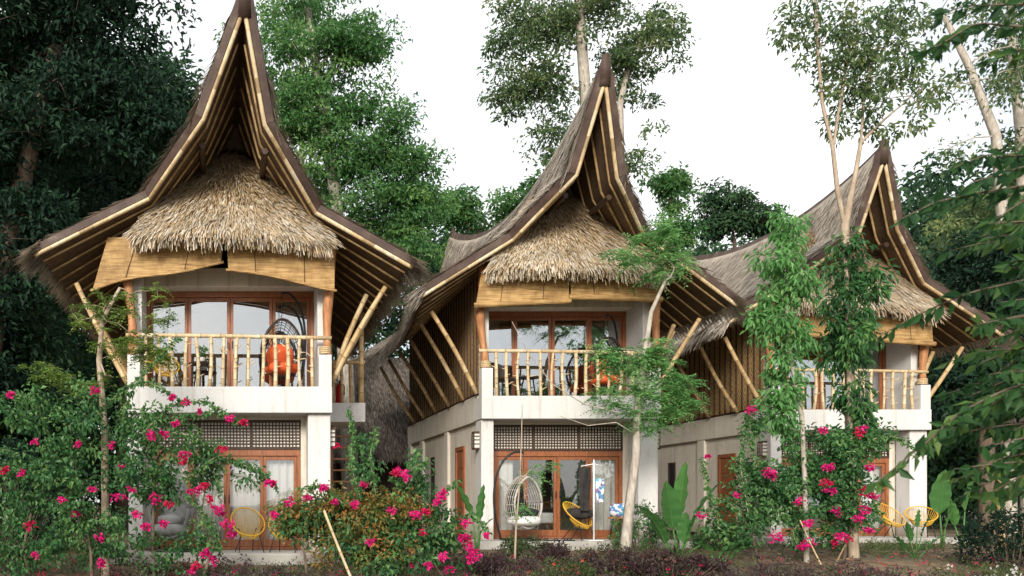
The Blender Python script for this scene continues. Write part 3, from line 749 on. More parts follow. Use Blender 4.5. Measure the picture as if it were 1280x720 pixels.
# ------------------------------------------------------------------ plants
LEAF = {
 'dark':   leafmat('shade_dark_leaf', (0.008, 0.020, 0.014), (0.015, 0.040, 0.024), (0.035, 0.085, 0.038), 0.2, .6, .15),  # canopy shade is put into this leaf colour
 'mid':    leafmat('mid_green_leaf', (0.034, 0.105, 0.034), (0.095, 0.240, 0.072), (0.25, 0.41, 0.13), 0.46),
 'tall':   leafmat('olive_green_leaf', (0.045, 0.095, 0.042), (0.125, 0.205, 0.085), (0.28, 0.33, 0.12), 0.48),
 'light':  leafmat('light_green_leaf', (0.08, 0.22, 0.065), (0.18, 0.41, 0.13), (0.33, 0.56, 0.21), 0.48),
 'lime':   leafmat('yellow_green_leaf', (0.07, 0.14, 0.025), (0.16, 0.26, 0.05), (0.30, 0.40, 0.09), 0.4),
 'boug':   leafmat('bougainvillea_leaf', (0.025, 0.085, 0.032), (0.075, 0.205, 0.068), (0.20, 0.36, 0.11), 0.4),
 'rusty':  leafmat('rusty_leaf', (0.09, 0.17, 0.04), (0.26, 0.21, 0.055), (0.56, 0.20, 0.07), 0.42),
 'climb':  leafmat('climber_leaf', (0.025, 0.080, 0.028), (0.07, 0.20, 0.058), (0.18, 0.36, 0.10), 0.4),
 'plum':   leafmat('plum_leaf', (0.022, 0.012, 0.013), (0.060, 0.030, 0.034), (0.11, 0.075, 0.065), 0.2),
 'purple': leafmat('purple_leaf', (0.055, 0.034, 0.038), (0.105, 0.062, 0.070), (0.13, 0.19, 0.06), 0.25),
 'grass':  leafmat('low_green_leaf', (0.03, 0.055, 0.018), (0.07, 0.11, 0.035), (0.14, 0.17, 0.06), 0.3),
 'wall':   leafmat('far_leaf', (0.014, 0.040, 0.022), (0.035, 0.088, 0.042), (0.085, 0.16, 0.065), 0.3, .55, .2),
 'banana': leafmat('banana_leaf', (0.045, 0.13, 0.04), (0.075, 0.20, 0.055), (0.12, 0.28, 0.075), 0.35, 0.35),
 'gold':   leafmat('broad_dark_leaf', (0.016, 0.054, 0.020), (0.044, 0.118, 0.036), (0.15, 0.24, 0.055), 0.42, 0.45, 0.2),
}
M['bract'] = leafmat('magenta_bract', (0.50, 0.008, 0.13), (0.70, 0.02, 0.22), (0.85, 0.07, 0.33), 0.3, 0.7, 0.1)
M['bract_red'] = leafmat('crimson_bract', (0.45, 0.010, 0.06), (0.62, 0.02, 0.10), (0.75, 0.06, 0.18), 0.3, 0.7, 0.1)
M['white_flower'] = leafmat('white_petal', (0.55, 0.55, 0.50), (0.70, 0.70, 0.66), (0.78, 0.78, 0.74), 0.2)
M['orange_flower'] = leafmat('coral_petal', (0.55, 0.07, 0.03), (0.68, 0.11, 0.05), (0.75, 0.20, 0.09), 0.2)
M['stem_green'] = mat_noise('green_stem', [(0.3, (0.08, 0.14, 0.03)), (0.7, (0.16, 0.22, 0.06))], 6, None, 0.6, 0, 1)

def leaves(mb, P, Dv, L, wr, rnd, g, fold=.18, droop=.25, up=None):
    """folded leaves: base, two edges, tip"""
    k = len(P); L = np.broadcast_to(L, k)[:, None]
    U = np.tile([[0, 0, 1.0]], (k, 1)) if up is None else up
    U = U + g.normal(0, .45, (k, 3))
    S = nrm(np.cross(Dv, U)); N = nrm(np.cross(S, Dv))
    c = P + Dv * L * .48
    a = c + S * L * wr * .5 + N * L * fold * wr
    b = c - S * L * wr * .5 + N * L * fold * wr
    tip = P + Dv * L - N * L * droop
    v = np.stack([P, a, tip, b], 1).reshape(-1, 3)
    i = np.arange(k)[:, None] * 4
    f = np.concatenate([i + np.array([0, 1, 2]), i + np.array([0, 2, 3])])
    mb.add(v, f, np.concatenate([rnd, rnd]))

def sphere(n, g):
    return nrm(g.normal(0, 1, (n, 3)))

def puffs(mb, C, Rr, per, size, g, cl, wr=.5, droop=-.3, flat=.7):
    """rounded foliage masses whose leaves sit mostly on the outside and face outward"""
    k = len(C); n = k * per; idx = np.repeat(np.arange(k), per)
    d = sphere(n, g); d[:, 2] = np.where(d[:, 2] < -.25, -d[:, 2], d[:, 2])
    wob = 1 + .28 * np.sin(d[:, 0] * 5 + idx * 1.7) * np.sin(d[:, 1] * 6 + idx * 2.3) + .15 * np.sin(d[:, 2] * 9 + idx)
    rr = g.uniform(.55, 1.0, n) * wob
    off = d * (rr * Rr[idx])[:, None] * np.array([1, 1, flat])
    dirs = nrm(d * .6 + sphere(n, g) * .55 + np.array([0, 0, droop]))
    leaves(mb, C[idx] + off, dirs, size * g.uniform(.65, 1.3, n), wr, np.clip(cl[idx] + g.normal(0, .16, n), 0, 1), g, up=d * 1.2 + np.array([0, 0, .5]))

def clump_leaves(mb, C, Rr, per, size, g, wr=.45, droop=-.35, spread=.6, cl=None, shell=.55, flat=.75):
    """per leaves round each clump centre, pointing outward and down"""
    k = len(C); n = k * per
    Rr = np.broadcast_to(Rr, k)
    idx = np.repeat(np.arange(k), per)
    d = sphere(n, g); rr = g.uniform(0, 1, n) ** shell
    off = d * rr[:, None] * Rr[idx][:, None] * np.array([1, 1, flat])
    dirs = nrm(d * .8 + sphere(n, g) * spread + np.array([0, 0, droop]))
    cb = g.normal(.45, .17, k) if cl is None else cl
    rnd = np.clip(cb[idx] + g.normal(0, .17, n), 0, 1)
    leaves(mb, C[idx] + off, dirs, size * g.uniform(.65, 1.25, n), wr, rnd, g)

def fronds(mb, B, Dv, L, pairs, ll, lw, g, cb, curve=.5):
    """pinnate leaves: leaflet pairs along a drooping stalk"""
    k = len(B); L = np.broadcast_to(L, k)
    S = nrm(np.cross(Dv, np.array([0, 0, 1.0]) + g.normal(0, .2, (k, 3))))
    for j in range(pairs):
        s = (j + 1.2) / (pairs + .7)
        p = B + Dv * (L * s)[:, None] + np.array([0, 0, -1.0]) * (L * curve * s * s)[:, None]
        for sg in (-1, 1):
            d = nrm(S * sg + Dv * .45 + np.array([0, 0, -.25]) + g.normal(0, .18, (k, 3)))
            sz = ll * (1 - .35 * abs(s - .45)) * g.uniform(.8, 1.2, k)
            leaves(mb, p, d, sz, lw, np.clip(cb + g.normal(0, .13, k), 0, 1), g, .1, .12)

class Skel:
    """limbs grown from a trunk polyline out to every clump"""
    def __init__(self, trunk, r0, r1, g):
        self.p = [np.array(q, float) for q in trunk]; self.par = [-1] + list(range(len(trunk) - 1))
        self.fix = list(np.linspace(r0, r1, len(trunk))); self.g = g; self.nt = len(trunk)
    def limb(self, par, pts, ra, rb):
        for k, q in enumerate(pts):
            self.p.append(np.array(q, float)); self.par.append(par); self.fix.append(ra + (rb - ra) * k / max(1, len(pts) - 1)); par = len(self.p) - 1
        self.nt = len(self.p)
    def grow(self, C, step=.6, sag=.0, first=1, jit=.07, low=0.0):
        C = np.asarray(C); g = self.g
        base = self.p[self.nt - 1]
        order = np.argsort(np.linalg.norm(C - base, axis=1))
        self.tips = []
        for ci in order:
            c = C[ci]; A = np.array(self.p[first:])
            d = np.linalg.norm(A - c, axis=1) + np.maximum(0, A[:, 2] - c[2] + low) * .9
            i = int(np.argmin(d)) + first; a = self.p[i]; L = np.linalg.norm(c - a); k = max(2, int(L / step))
            last = i
            for q in range(1, k + 1):
                u = q / k
                pt = a * (1 - u) + c * u + np.array([0, 0, math.sin(u * math.pi) * L * (.10 - sag)]) + (g.normal(0, jit * L / k, 3) if q < k else 0)
                self.p.append(pt); self.par.append(last); self.fix.append(None); last = len(self.p) - 1
            self.tips.append((ci, last))
    def mesh(self, rt=.012, ex=.42, n=6):
        k = len(self.p); cnt = np.zeros(k)
        ch = [[] for _ in range(k)]
        for i, q in enumerate(self.par):
            if q >= 0: ch[q].append(i)
        for i in range(k - 1, -1, -1):
            if not ch[i]: cnt[i] = 1
            if self.par[i] >= 0: cnt[self.par[i]] += cnt[i]
        rad = rt * cnt ** ex
        for i in range(self.nt): rad[i] = self.fix[i]
        for i in range(self.nt, k): rad[i] = min(rad[i], rad[self.par[i]] * .85)
        mb = MB(); start = [(None, 0)]
        while start:
            par, i = start.pop()
            chain = ([par] if par is not None else []) + [i]
            while ch[i]:
                nx = max(ch[i], key=lambda q: (q < self.nt, cnt[q]))
                for q in ch[i]:
                    if q != nx: start.append((i, q))
                i = nx; chain.append(i)
            if len(chain) > 1:
                rr = rad[chain].copy()
                if par is not None: rr[0] = rr[1]
                mb.tube(np.array([self.p[q] for q in chain]), rr, n if rr[0] > .03 else 5, .5, False)
        return mb

def lobes_px(L, D):
    """crown masses: picture place, half sizes, and how far before or behind D they sit"""
    o = []
    for q in L:
        px, py, rx, ry = q[:4]; dd = q[4] if len(q) > 4 else 0
        Y = D + dd; s = Y / FPX
        o.append((W(px, py, Y), np.array([rx * s, max(rx, ry) * s * .75, ry * s]), rx * ry))
    return o

def sample_lobes(lobes, n, g, shell=.5):
    w = np.array([l[2] for l in lobes], float); w /= w.sum()
    ii = g.choice(len(lobes), n, p=w); d = sphere(n, g); r = g.uniform(0, 1, n) ** shell
    C = np.array([lobes[i][0] for i in ii]); Rr = np.array([lobes[i][1] for i in ii])
    return C + d * r[:, None] * Rr

def trunk_mid(t): return 0
def make_tree(name, label, trunk, r0, r1, lobes, D, nclump, crad, per, size, leaf, bark, seed, wr=.45, droop=-.35, group=None, first=None, step=.6, cat='tree', rt=.012, crown='crown', sag=0, flat=.75, bias=0.0, spread=.6, limbs=(), puff=0):
    g = rng(seed); base = np.array(trunk[0], float)
    root = thing(name, label, cat, tuple(base), 0, group)
    LB = lobes_px(lobes, D); C = sample_lobes(LB, nclump, g)
    sk = Skel(trunk, r0, r1, g)
    for par, pts, la, lb in limbs: sk.limb(par, [W(px, py, D + (px - trunk_mid(trunk)) * 0) for px, py in pts], la, lb)
    sk.grow(C, step, sag, first if first is not None else max(1, len(trunk) // 2))
    mb = sk.mesh(rt); mb.v = [v - base for v in mb.v]; mb.build('trunk' if cat == 'tree' else 'stem', M[bark], root, True)
    cr_ = MB()
    if puff: puffs(cr_, C - base, crad * g.uniform(.6, 1.35, nclump), per, size, g, np.clip(g.normal(.45 + bias, .15, nclump), .05, .95), wr, droop)
    else: clump_leaves(cr_, C - base, crad * g.uniform(.7, 1.3, nclump), per, size, g, wr, droop, spread, np.clip(g.normal(.45 + bias, .17, nclump), .05, .95), flat=flat)
    cr_.build(crown, LEAF[leaf], root)
    return root

gz = lambda x, y: float(ground_z(x, y))
def base_at(px, D):
    x = (px - 300) / FPX * D
    return np.array([x, D, gz(x, D) - .05])
def trunk_px(pts, D):
    b = base_at(pts[0][0], D)
    return [b] + [W(px, py, D) for px, py in pts[1:]]

# far wood behind everything: one mass
g = rng(5); mb = MB()
segs = [(-330, 120, 60, 33), (-330, 60, 400, 27), (1130, 1560, 430, 34), (-260, 230, 90, 42), (20, 330, 200, 46), (230, 420, 240, 50), (380, 560, 285, 52), (540, 690, 300, 54), (640, 900, 318, 58), (860, 1130, 300, 60), (1080, 1200, 250, 52), (1150, 1560, 225, 44), (1240, 1560, 190, 50)]
for x0, x1, top, D in segs:
    n = int((x1 - x0) * 1.9)
    px = g.uniform(x0, x1, n); u = g.uniform(0, 1, n) ** .8
    py = 640 - (640 - top) * u * (1 + .06 * np.sin(px * .05 + D)); dd = D + g.uniform(-3, 4, n)
    C = np.stack([(px - 300) / FPX * dd, dd, EYE + (630 - py) / FPX * dd], 1)
    near = D < 36
    clump_leaves(mb, C, g.uniform(.8, 1.7, n), 110 if near else 46, .24 if near else .42, g, .5, -.3)
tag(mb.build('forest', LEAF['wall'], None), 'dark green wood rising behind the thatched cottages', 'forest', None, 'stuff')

BT = 'trees behind the cottages'
make_tree('broadleaf_tree', 'huge nearly black tree filling the upper left corner beside the nearest roof', trunk_px([(-30, 690), (-20, 480), (10, 300), (40, 180), (70, 60)], 23), .38, .18,
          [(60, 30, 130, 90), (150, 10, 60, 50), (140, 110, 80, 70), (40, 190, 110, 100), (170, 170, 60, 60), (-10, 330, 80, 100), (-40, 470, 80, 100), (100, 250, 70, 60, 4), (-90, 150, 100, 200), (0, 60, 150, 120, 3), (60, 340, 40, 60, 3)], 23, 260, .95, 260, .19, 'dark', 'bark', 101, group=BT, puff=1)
make_tree('broadleaf_tree', 'bushy dark tree between the black corner tree and the nearest roof peak', trunk_px([(150, 680), (160, 400), (190, 250), (200, 170)], 31), .3, .15,
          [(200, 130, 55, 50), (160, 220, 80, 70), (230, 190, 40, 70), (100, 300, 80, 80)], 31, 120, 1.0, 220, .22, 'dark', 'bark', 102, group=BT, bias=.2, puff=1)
make_tree('broadleaf_tree', 'large bright green tree right of the nearest roof peak', trunk_px([(440, 660), (430, 420), (420, 250), (400, 120), (385, 10)], 30), .34, .12,
          [(400, 90, 75, 60), (370, 150, 50, 60), (455, 60, 45, 45), (450, 160, 60, 60), (480, 210, 65, 55), (420, 240, 80, 60), (520, 250, 45, 45), (500, 310, 55, 45), (440, 330, 60, 60), (370, 20, 40, 30), (360, 70, 30, 40)], 30, 215, .76, 200, .165, 'mid', 'bark_pale', 103, group=BT, bias=.06, puff=1)
make_tree('broadleaf_tree', 'thin feathery tree top showing above the bright green tree', trunk_px([(372, 660), (376, 300), (378, 120), (380, -30)], 36), .2, .08,
          [(340, 20, 40, 25), (400, 5, 50, 22), (370, 40, 60, 20), (300, 50, 30, 14), (440, 30, 30, 14)], 36, 70, .6, 36, .2, 'mid', 'bark_pale', 104, group=BT)
make_tree('broadleaf_tree', 'tall pale trunked tree above the middle cottage, crown cut by the top edge', trunk_px([(738, 660), (735, 400), (734, 250), (732, 120), (726, 40), (722, -60)], 34), .28, .17,
          [(655, 70, 45, 50), (640, 120, 32, 30), (680, 110, 40, 40), (690, 170, 35, 35), (700, 30, 70, 40), (650, 20, 40, 30), (740, 10, 50, 25), (690, 205, 25, 20), (640, 140, 20, 18)], 34, 135, .62, 84, .18, 'tall', 'bark_pale', 105, group=BT, first=3, puff=1)
make_tree('broadleaf_tree', 'pale forked tree just right of the middle roof peak', trunk_px([(782, 660), (778, 400), (777, 250), (775, 130), (790, 60)], 35), .2, .1,
          [(800, 70, 50, 35), (835, 55, 28, 38), (790, 30, 40, 25), (800, 110, 32, 22), (800, 175, 25, 22), (785, 215, 22, 25), (770, 90, 25, 20)], 35, 60, .60, 84, .19, 'tall', 'bark_pale', 106, group=BT, first=3, puff=1)
make_tree('broadleaf_tree', 'small round topped tree right of the middle roof, standing against white sky', trunk_px([(842, 660), (840, 450), (838, 300), (838, 240)], 38), .16, .07,
          [(838, 228, 22, 24), (838, 258, 20, 22), (850, 300, 25, 30)], 38, 30, .55, 130, .2, 'mid', 'bark', 107, group=BT, puff=1)
make_tree('broadleaf_tree', 'broad low tree peering over the farthest cottage ridge', trunk_px([(925, 660), (922, 400), (918, 300)], 40), .2, .08,
          [(905, 260, 28, 32), (925, 280, 40, 28), (955, 285, 28, 20), (890, 290, 20, 15)], 40, 50, .65, 130, .22, 'wall', 'bark', 108, group=BT, bias=.2, puff=1)
make_tree('broadleaf_tree', 'distant tree between the bright green tree and the middle roof', trunk_px([(600, 660), (600, 400), (598, 290)], 44), .2, .08,
          [(600, 270, 45, 22), (640, 262, 25, 16), (560, 270, 30, 40), (680, 240, 22, 30), (700, 215, 18, 20)], 44, 60, .75, 120, .24, 'mid', 'bark', 109, group=BT, puff=1)
make_tree('broadleaf_tree', 'bare limbed pale tree leaning at the far right, few leaves', trunk_px([(1262, 670), (1258, 330), (1245, 170), (1210, 80), (1180, 20)], 27), .2, .07,
          [(1200, 20, 50, 25), (1250, 30, 40, 30), (1240, 120, 40, 30), (1275, 90, 30, 50), (1180, 110, 22, 14), (1200, 190, 30, 18)], 27, 60, .45, 26, .15, 'tall', 'bark_pale', 110, group=BT, first=2)
make_tree('broadleaf_tree', 'pale upright tree at the right edge behind the overhanging branches', trunk_px([(1285, 670), (1282, 330), (1276, 170), (1265, 60), (1262, -30)], 28), .2, .09,
          [(1250, -5, 50, 25), (1285, 60, 30, 60), (1290, 200, 50, 60), (1240, 280, 60, 50), (1210, 300, 55, 50, 2)], 28, 80, .6, 80, .18, 'tall', 'bark_pale', 111, group=BT, first=2, bias=.1, puff=1)
make_tree('broadleaf_tree', 'dark bushy tree right of the farthest cottage under the eave', trunk_px([(1235, 670), (1232, 480), (1225, 400)], 26), .24, .1,
          [(1230, 400, 60, 60), (1290, 450, 70, 90), (1210, 500, 35, 50), (1260, 330, 60, 50)], 26, 120, .7, 170, .19, 'dark', 'bark', 112, group=BT, puff=1)

# the slender tree before the farthest cottage
make_tree('slender_tree', 'slender pale trunked tree rising in front of the farthest cottage to the top edge', trunk_px([(1067, 700), (1063, 560), (1062, 420), (1056, 282)], 16.3), .095, .07,
          [(1000, 25, 42, 28), (1040, 70, 55, 40), (1075, 110, 45, 40), (1110, 60, 50, 45), (1150, 100, 42, 30), (1100, 150, 55, 28), (1170, 125, 24, 16), (1060, 20, 45, 25), (1120, 10, 60, 20), (1020, 100, 30, 22), (1140, 160, 25, 16)], 16.3, 150, .24, 30, .115, 'tall', 'bark_tan', 120, first=4, step=.35, rt=.005, bias=.08,
          limbs=[(3, [(1047, 240), (1041, 185), (1028, 130), (1022, 60), (1019, 0), (1018, -30)], .04, .012), (3, [(1068, 225), (1076, 178), (1080, 120), (1095, 60)], .042, .014), (5, [(1052, 120), (1062, 60), (1072, 5)], .026, .012), (11, [(1105, 150), (1140, 120)], .02, .01)])
def climber(label, lobes, D, n, per, size, leaf, stem, seed, crad=.2, wr=.36, bias=0, name='climbing_plant', cat='climber', bark='bark_tan'):
    return make_tree(name, label, stem, .05, .03, lobes, D, n, crad, per, size, leaf, bark, seed, wr, -.75, None, 1, .3, cat, .006, 'foliage', 0, 1.0, bias, .45)
climber('dark green climber wrapped round the slender tree trunk', [(1060, 330, 26, 40), (1054, 400, 32, 45), (1078, 350, 20, 35), (1062, 450, 28, 40), (1066, 520, 24, 40), (1085, 400, 16, 30)], 16.2, 72, 44, .15, 'climb', [W(1067, 640, 16.15), W(1063, 560, 16.15), W(1060, 420, 16.15), W(1056, 300, 16.15)], 121, bias=-.1)
climber('bright green leafy sapling left of the slender tree, on a thin pale stem', [(985, 290, 26, 26), (960, 335, 26, 34), (980, 360, 28, 40), (962, 400, 24, 40), (990, 420, 20, 34), (985, 470, 22, 34), (975, 510, 22, 34), (990, 545, 16, 22)], 16.0, 78, 42, .15, 'light', trunk_px([(1008, 692), (1006, 600), (1002, 520), (985, 430), (980, 340)], 16.0), 122, bias=-.12, name='leafy_sapling', cat='tree', bark='bark_pale')

# pinnate little tree before the middle cottage
def pinnate_tree(label, trunk, r0, r1, lobes, D, n, leaf, bark, seed, L=.34, pairs=8, ll=.075, lw=.42, per=7, first=2, extra=(), step=.3):
    g = rng(seed); base = np.array(trunk[0]); root = thing('feathery_tree', label, 'tree', tuple(base))
    C = sample_lobes(lobes_px(lobes, D), n, g)
    sk = Skel(trunk, r0, r1, g); sk.grow(C, step, 0, first); mb = sk.mesh(.006)
    for e in extra: mb.tube(np.array(e), np.linspace(.016, .005, len(e)), 5)
    mb.v = [v - base for v in mb.v]; mb.build('trunk', M[bark], root, True)
    B = np.repeat(C, per, 0); d = nrm(sphere(len(B), g) * np.array([1, 1, .5]) + np.array([0, 0, .25])); c = MB()
    fronds(c, B - base, d, L * g.uniform(.7, 1.25, len(B)), pairs, ll, lw, g, np.clip(np.repeat(g.normal(.45, .2, n), per), 0, 1))
    c.build('crown', LEAF[leaf], root)
    return root
pinnate_tree('feathery light green tree with a mottled pale trunk before the middle cottage patio', trunk_px([(781, 688), (786, 640), (795, 570), (797, 510), (806, 440), (814, 390), (832, 350)], 17.4), .11, .03,
             [(825, 300, 34, 30), (786, 328, 34, 13), (846, 328, 20, 22), (815, 350, 16, 10), (765, 455, 30, 26), (815, 440, 30, 20), (830, 475, 38, 32), (770, 505, 36, 22), (820, 520, 40, 20), (860, 505, 18, 14), (745, 440, 14, 14), (640, 400, 10, 4), (800, 480, 30, 30)], 17.4, 185, 'light', 'bark_pale', 130,
             extra=[[W(796, 520, 17.4), W(770, 515, 17.3), W(730, 505, 17.3), W(690, 480, 17.3), W(660, 440, 17.3), W(640, 402, 17.3)], [W(797, 545, 17.4), W(770, 528, 17.2), W(735, 532, 17.1), W(700, 520, 17.1)]])
pinnate_tree('small thin sapling with a bare crooked stem in front of the white egg chair', trunk_px([(643, 712), (645, 660), (650, 600), (652, 540), (653, 505)], 15.2), .022, .006,
             [(668, 600, 14, 20), (655, 640, 10, 10), (690, 585, 8, 10)], 15.2, 16, 'light', 'bark_tan', 131, .22, 6, .05, .45, 5, 2, step=.15)
pinnate_tree('spindly yellow green tree with a pale stem at the left of the nearest balcony', trunk_px([(132, 640), (131, 540), (124, 450), (128, 400), (150, 360)], 14.6), .075, .028,
             [(140, 385, 40, 26), (180, 365, 28, 12), (160, 425, 46, 26), (60, 465, 36, 12), (110, 480, 40, 18), (205, 395, 14, 18), (95, 400, 16, 14), (195, 440, 30, 22)], 14.6, 95, 'lime', 'bark_tan', 132, .24, 6, .062, .5, 6, 2, step=.25)

# bougainvilleas
def bougainvillea(label, D, lobes, n, per, leaf, flowers, stems_px, seed, size=.09, crad=.22, extra_leaf=None, small=(), shoots=()):
    g = rng(seed); b0 = base_at(stems_px[0], D); root = thing('bougainvillea', label, 'flowering shrub', tuple(b0))
    LB = lobes_px(lobes, D); C = sample_lobes(LB, n, g, .6)
    st = MB()
    bx = np.array([(q - 300) / FPX * D for q in stems_px])
    own = np.argmin(np.abs(C[:, 0:1] - bx[None]), axis=1)
    for q in range(len(bx)):
        b = np.array([bx[q], D, gz(bx[q], D) - .05]); sel = C[own == q]
        if not len(sel): continue
        m_ = sel.mean(0); sk = Skel([b, b * .6 + m_ * .4 + g.normal(0, .1, 3), b * .3 + m_ * .7 + g.normal(0, .1, 3)], .032, .02, g); sk.grow(sel, .25, -.05, 1)
        s_ = sk.mesh(.005); s_.v = [v - b0 for v in s_.v]
        st.v += s_.v; st.loops += [l + st.n for l in s_.loops]; st.cnt += s_.cnt; st.r += s_.r; st.m += s_.m; st.n += s_.n
    st.build('stem', M['bark'], root, True)
    f = MB(); clump_leaves(f, C - b0, crad * g.uniform(.6, 1.35, n), per, size, g, .62, -.45, .7)
    f.build('foliage', LEAF[leaf], root)
    if shoots:
        sh, sl = MB(), MB()
        for q in shoots:
            P = np.array([W(px, py, D - g.uniform(-.1, .5)) for px, py in q]); LL = np.r_[0, np.cumsum(np.linalg.norm(np.diff(P, axis=0), axis=1))]
            u = np.arange(0, LL[-1], .03); c = np.stack([np.interp(u, LL, P[:, k]) for k in range(3)], 1)
            for _ in range(12): c[1:-1] = .25 * c[:-2] + .5 * c[1:-1] + .25 * c[2:]
            sh.tube(c - b0, np.linspace(.008, .003, len(c)), 5)
            for _ in range(4):
                d = nrm(sphere(len(c), g) + np.array([0, -.2, -.35])); leaves(sl, c - b0 + g.normal(0, .02, c.shape), d, g.uniform(.05, .095, len(c)), .62, np.clip(g.normal(.6, .2, len(c)), 0, 1), g)
        sh.build('shoot', M['bark_tan'], root, True); sl.build('shoot_foliage', LEAF[leaf], root)
    if extra_leaf:
        lf, lb2, n2 = extra_leaf; C2 = sample_lobes(lobes_px(lb2, D), n2, g, .5); f = MB()
        clump_leaves(f, C2 - b0, .16, per // 2, size * .8, g, .55, -.1, .8); f.build('young_foliage', LEAF[lf], root)
    for k, q in enumerate(flowers):
        px, py, r = q[0], q[1], q[2] * .78
        dd = D - g.uniform(.35, .75) if len(q) < 4 else q[3]
        c = W(px, py, dd); s = dd / FPX; nb = int(5 + r * 1.9)
        fl = MB(); cs = c + sphere(nb, g) * (g.uniform(.2, 1, (nb, 1)) ** .5) * np.array([r * g.uniform(.8, 1.35), r * .8, r * g.uniform(.55, .95)]) * s
        for t3 in range(3):
            d = nrm(sphere(nb, g) + np.array([0, -.5, .2]))
            leaves(fl, cs - b0, d, g.uniform(.04, .066, nb), .8, np.clip(g.normal(.45, .3, nb), 0, 1), g, .3, .1)
        fl.build('flower_cluster', M['bract_red' if (k % 5 == 3) else 'bract'], root)
    return root

F1 = [(118,488,9),(13,494,7),(43,553,6),(5,588,8),(28,593,7),(116,611,8),(148,622,12),(78,625,6),(38,658,10),(95,643,7),(125,673,9),(193,622,10),(171,643,8),(210,631,8),(231,569,9),(190,545,8),(220,530,5),(250,515,4),(277,562,7),(140,557,6),(97,556,6),(182,659,10),(244,615,10),(256,608,7),(272,635,10),(337,604,8),(284,655,12),(287,524,9),(304,529,7),(257,692,11),(240,716,9),(205,542,7),(150,585,6),(262,625,7),(276,642,8),(215,498,6),(233,503,5),(268,700,8),(245,708,8),(43,694,5),(125,702,5),(127,706,5),(163,612,6),(228,578,5),(290,668,9),(205,655,7)]
bougainvillea('tall sprawling bougainvillea with magenta blooms hiding the left half of the nearest cottage', 14.3,
   [(60, 600, 75, 70), (150, 580, 75, 60), (120, 660, 90, 50), (200, 590, 50, 38), (256, 668, 24, 40), (180, 530, 50, 40), (110, 520, 60, 45), (30, 520, 50, 50), (20, 680, 60, 50), (255, 560, 38, 22), (255, 610, 30, 45), (270, 575, 30, 12), (310, 590, 26, 9), (270, 520, 26, 9), (210, 510, 40, 12), (225, 525, 35, 20), (60, 692, 75, 28), (165, 690, 80, 28), (180, 610, 40, 60), (225, 706, 50, 16), (170, 540, 30, 40), (20, 620, 40, 50)], 270, 40, 'boug', F1, [40, 115, 195, 250], 201,
   shoots=[[(190, 560), (230, 520), (270, 515), (306, 530)], [(180, 540), (215, 505), (255, 500), (285, 520)], [(230, 600), (270, 570), (310, 578), (342, 604)], [(150, 520), (175, 470), (205, 440), (225, 420)], [(235, 620), (262, 650), (275, 690)], [(60, 540), (40, 500), (15, 490)], [(210, 540), (245, 545), (268, 575), (276, 620)], [(120, 520), (160, 480), (190, 478), (232, 505)], [(250, 590), (290, 575), (325, 590), (348, 612)], [(30, 590), (10, 560), (-10, 570)]])
F2 = [(489,639,8),(519,644,8),(501,590,9),(494,592,7),(508,597,8),(549,623,9),(553,616,7),(582,654,8),(584,677,13),(589,687,10),(593,696,9),(580,672,9),(553,696,8),(528,667,7),(464,678,7),(535,707,7),(560,713,7),(442,631,8),(532,640,7),(419,628,6),(405,610,6),(518,706,5),(608,670,6),(422,557,4),(363,628,8),(385,623,7),(342,644,7),(403,609,6),(342,604,5),(455,606,5),(545,628,7),(590,700,8)]
bougainvillea('rounded rusty tipped bougainvillea hedge in front of the gap between the cottages', 14.2,
   [(440, 650, 70, 40), (520, 650, 60, 40), (480, 690, 90, 30), (400, 650, 50, 35), (360, 650, 35, 28), (560, 680, 40, 30), (500, 615, 40, 22), (455, 580, 14, 34), (445, 560, 10, 30), (525, 605, 10, 26), (520, 570, 5, 26)], 150, 36, 'boug', F2, [385, 450, 520, 560], 202,
   extra_leaf=('rusty', [(420, 630, 60, 24), (480, 630, 50, 26), (390, 650, 45, 30), (450, 660, 60, 30), (360, 640, 30, 22), (520, 640, 30, 20), (460, 690, 80, 22)], 330),
   shoots=[[(450, 620), (438, 580), (441, 545), (436, 508)], [(470, 620), (462, 570), (470, 535)], [(520, 620), (524, 585), (520, 560)], [(560, 660), (590, 640), (612, 668)], [(500, 610), (515, 585), (535, 575)], [(430, 630), (400, 605), (372, 612)], [(545, 640), (552, 615), (575, 600)]])
F3 = [(939,512,8),(960,591,11),(964,595,7),(1031,605,10),(1037,614,10),(1034,585,8),(1039,583,6),(1029,538,6),(1073,541,9),(1080,536,6),(1087,586,8),(1045,640,9),(1050,671,11),(1058,674,8),(1010,654,8),(1010,680,11),(1003,684,8),(970,672,10),(1083,614,12),(1080,637,10),(1071,649,11),(1085,663,7),(998,626,7),(1042,680,6),(1090,620,7),(921,619,5),(876,645,6),(884,570,5)]
bougainvillea('dense dark bougainvillea with magenta blooms at the foot of the slender tree', 16.2,
   [(960, 610, 35, 40), (1010, 600, 50, 50), (1050, 590, 40, 45), (1000, 650, 60, 32), (940, 650, 30, 30), (1060, 640, 30, 35), (1040, 550, 45, 22), (1100, 545, 28, 10), (940, 530, 6, 22), (925, 600, 9, 40), (1070, 560, 30, 25), (905, 660, 25, 18)], 270, 40, 'boug', F3, [950, 1010, 1055], 203,
   shoots=[[(935, 640), (925, 580), (932, 530), (940, 505)], [(950, 600), (938, 555), (945, 525)], [(1060, 580), (1090, 548), (1120, 545), (1142, 560)], [(1050, 570), (1085, 555), (1110, 560)], [(925, 640), (900, 620), (880, 640)], [(1010, 640), (990, 665), (1000, 690)], [(900, 660), (885, 610), (878, 575)], [(1060, 620), (1088, 610), (1096, 640)]])

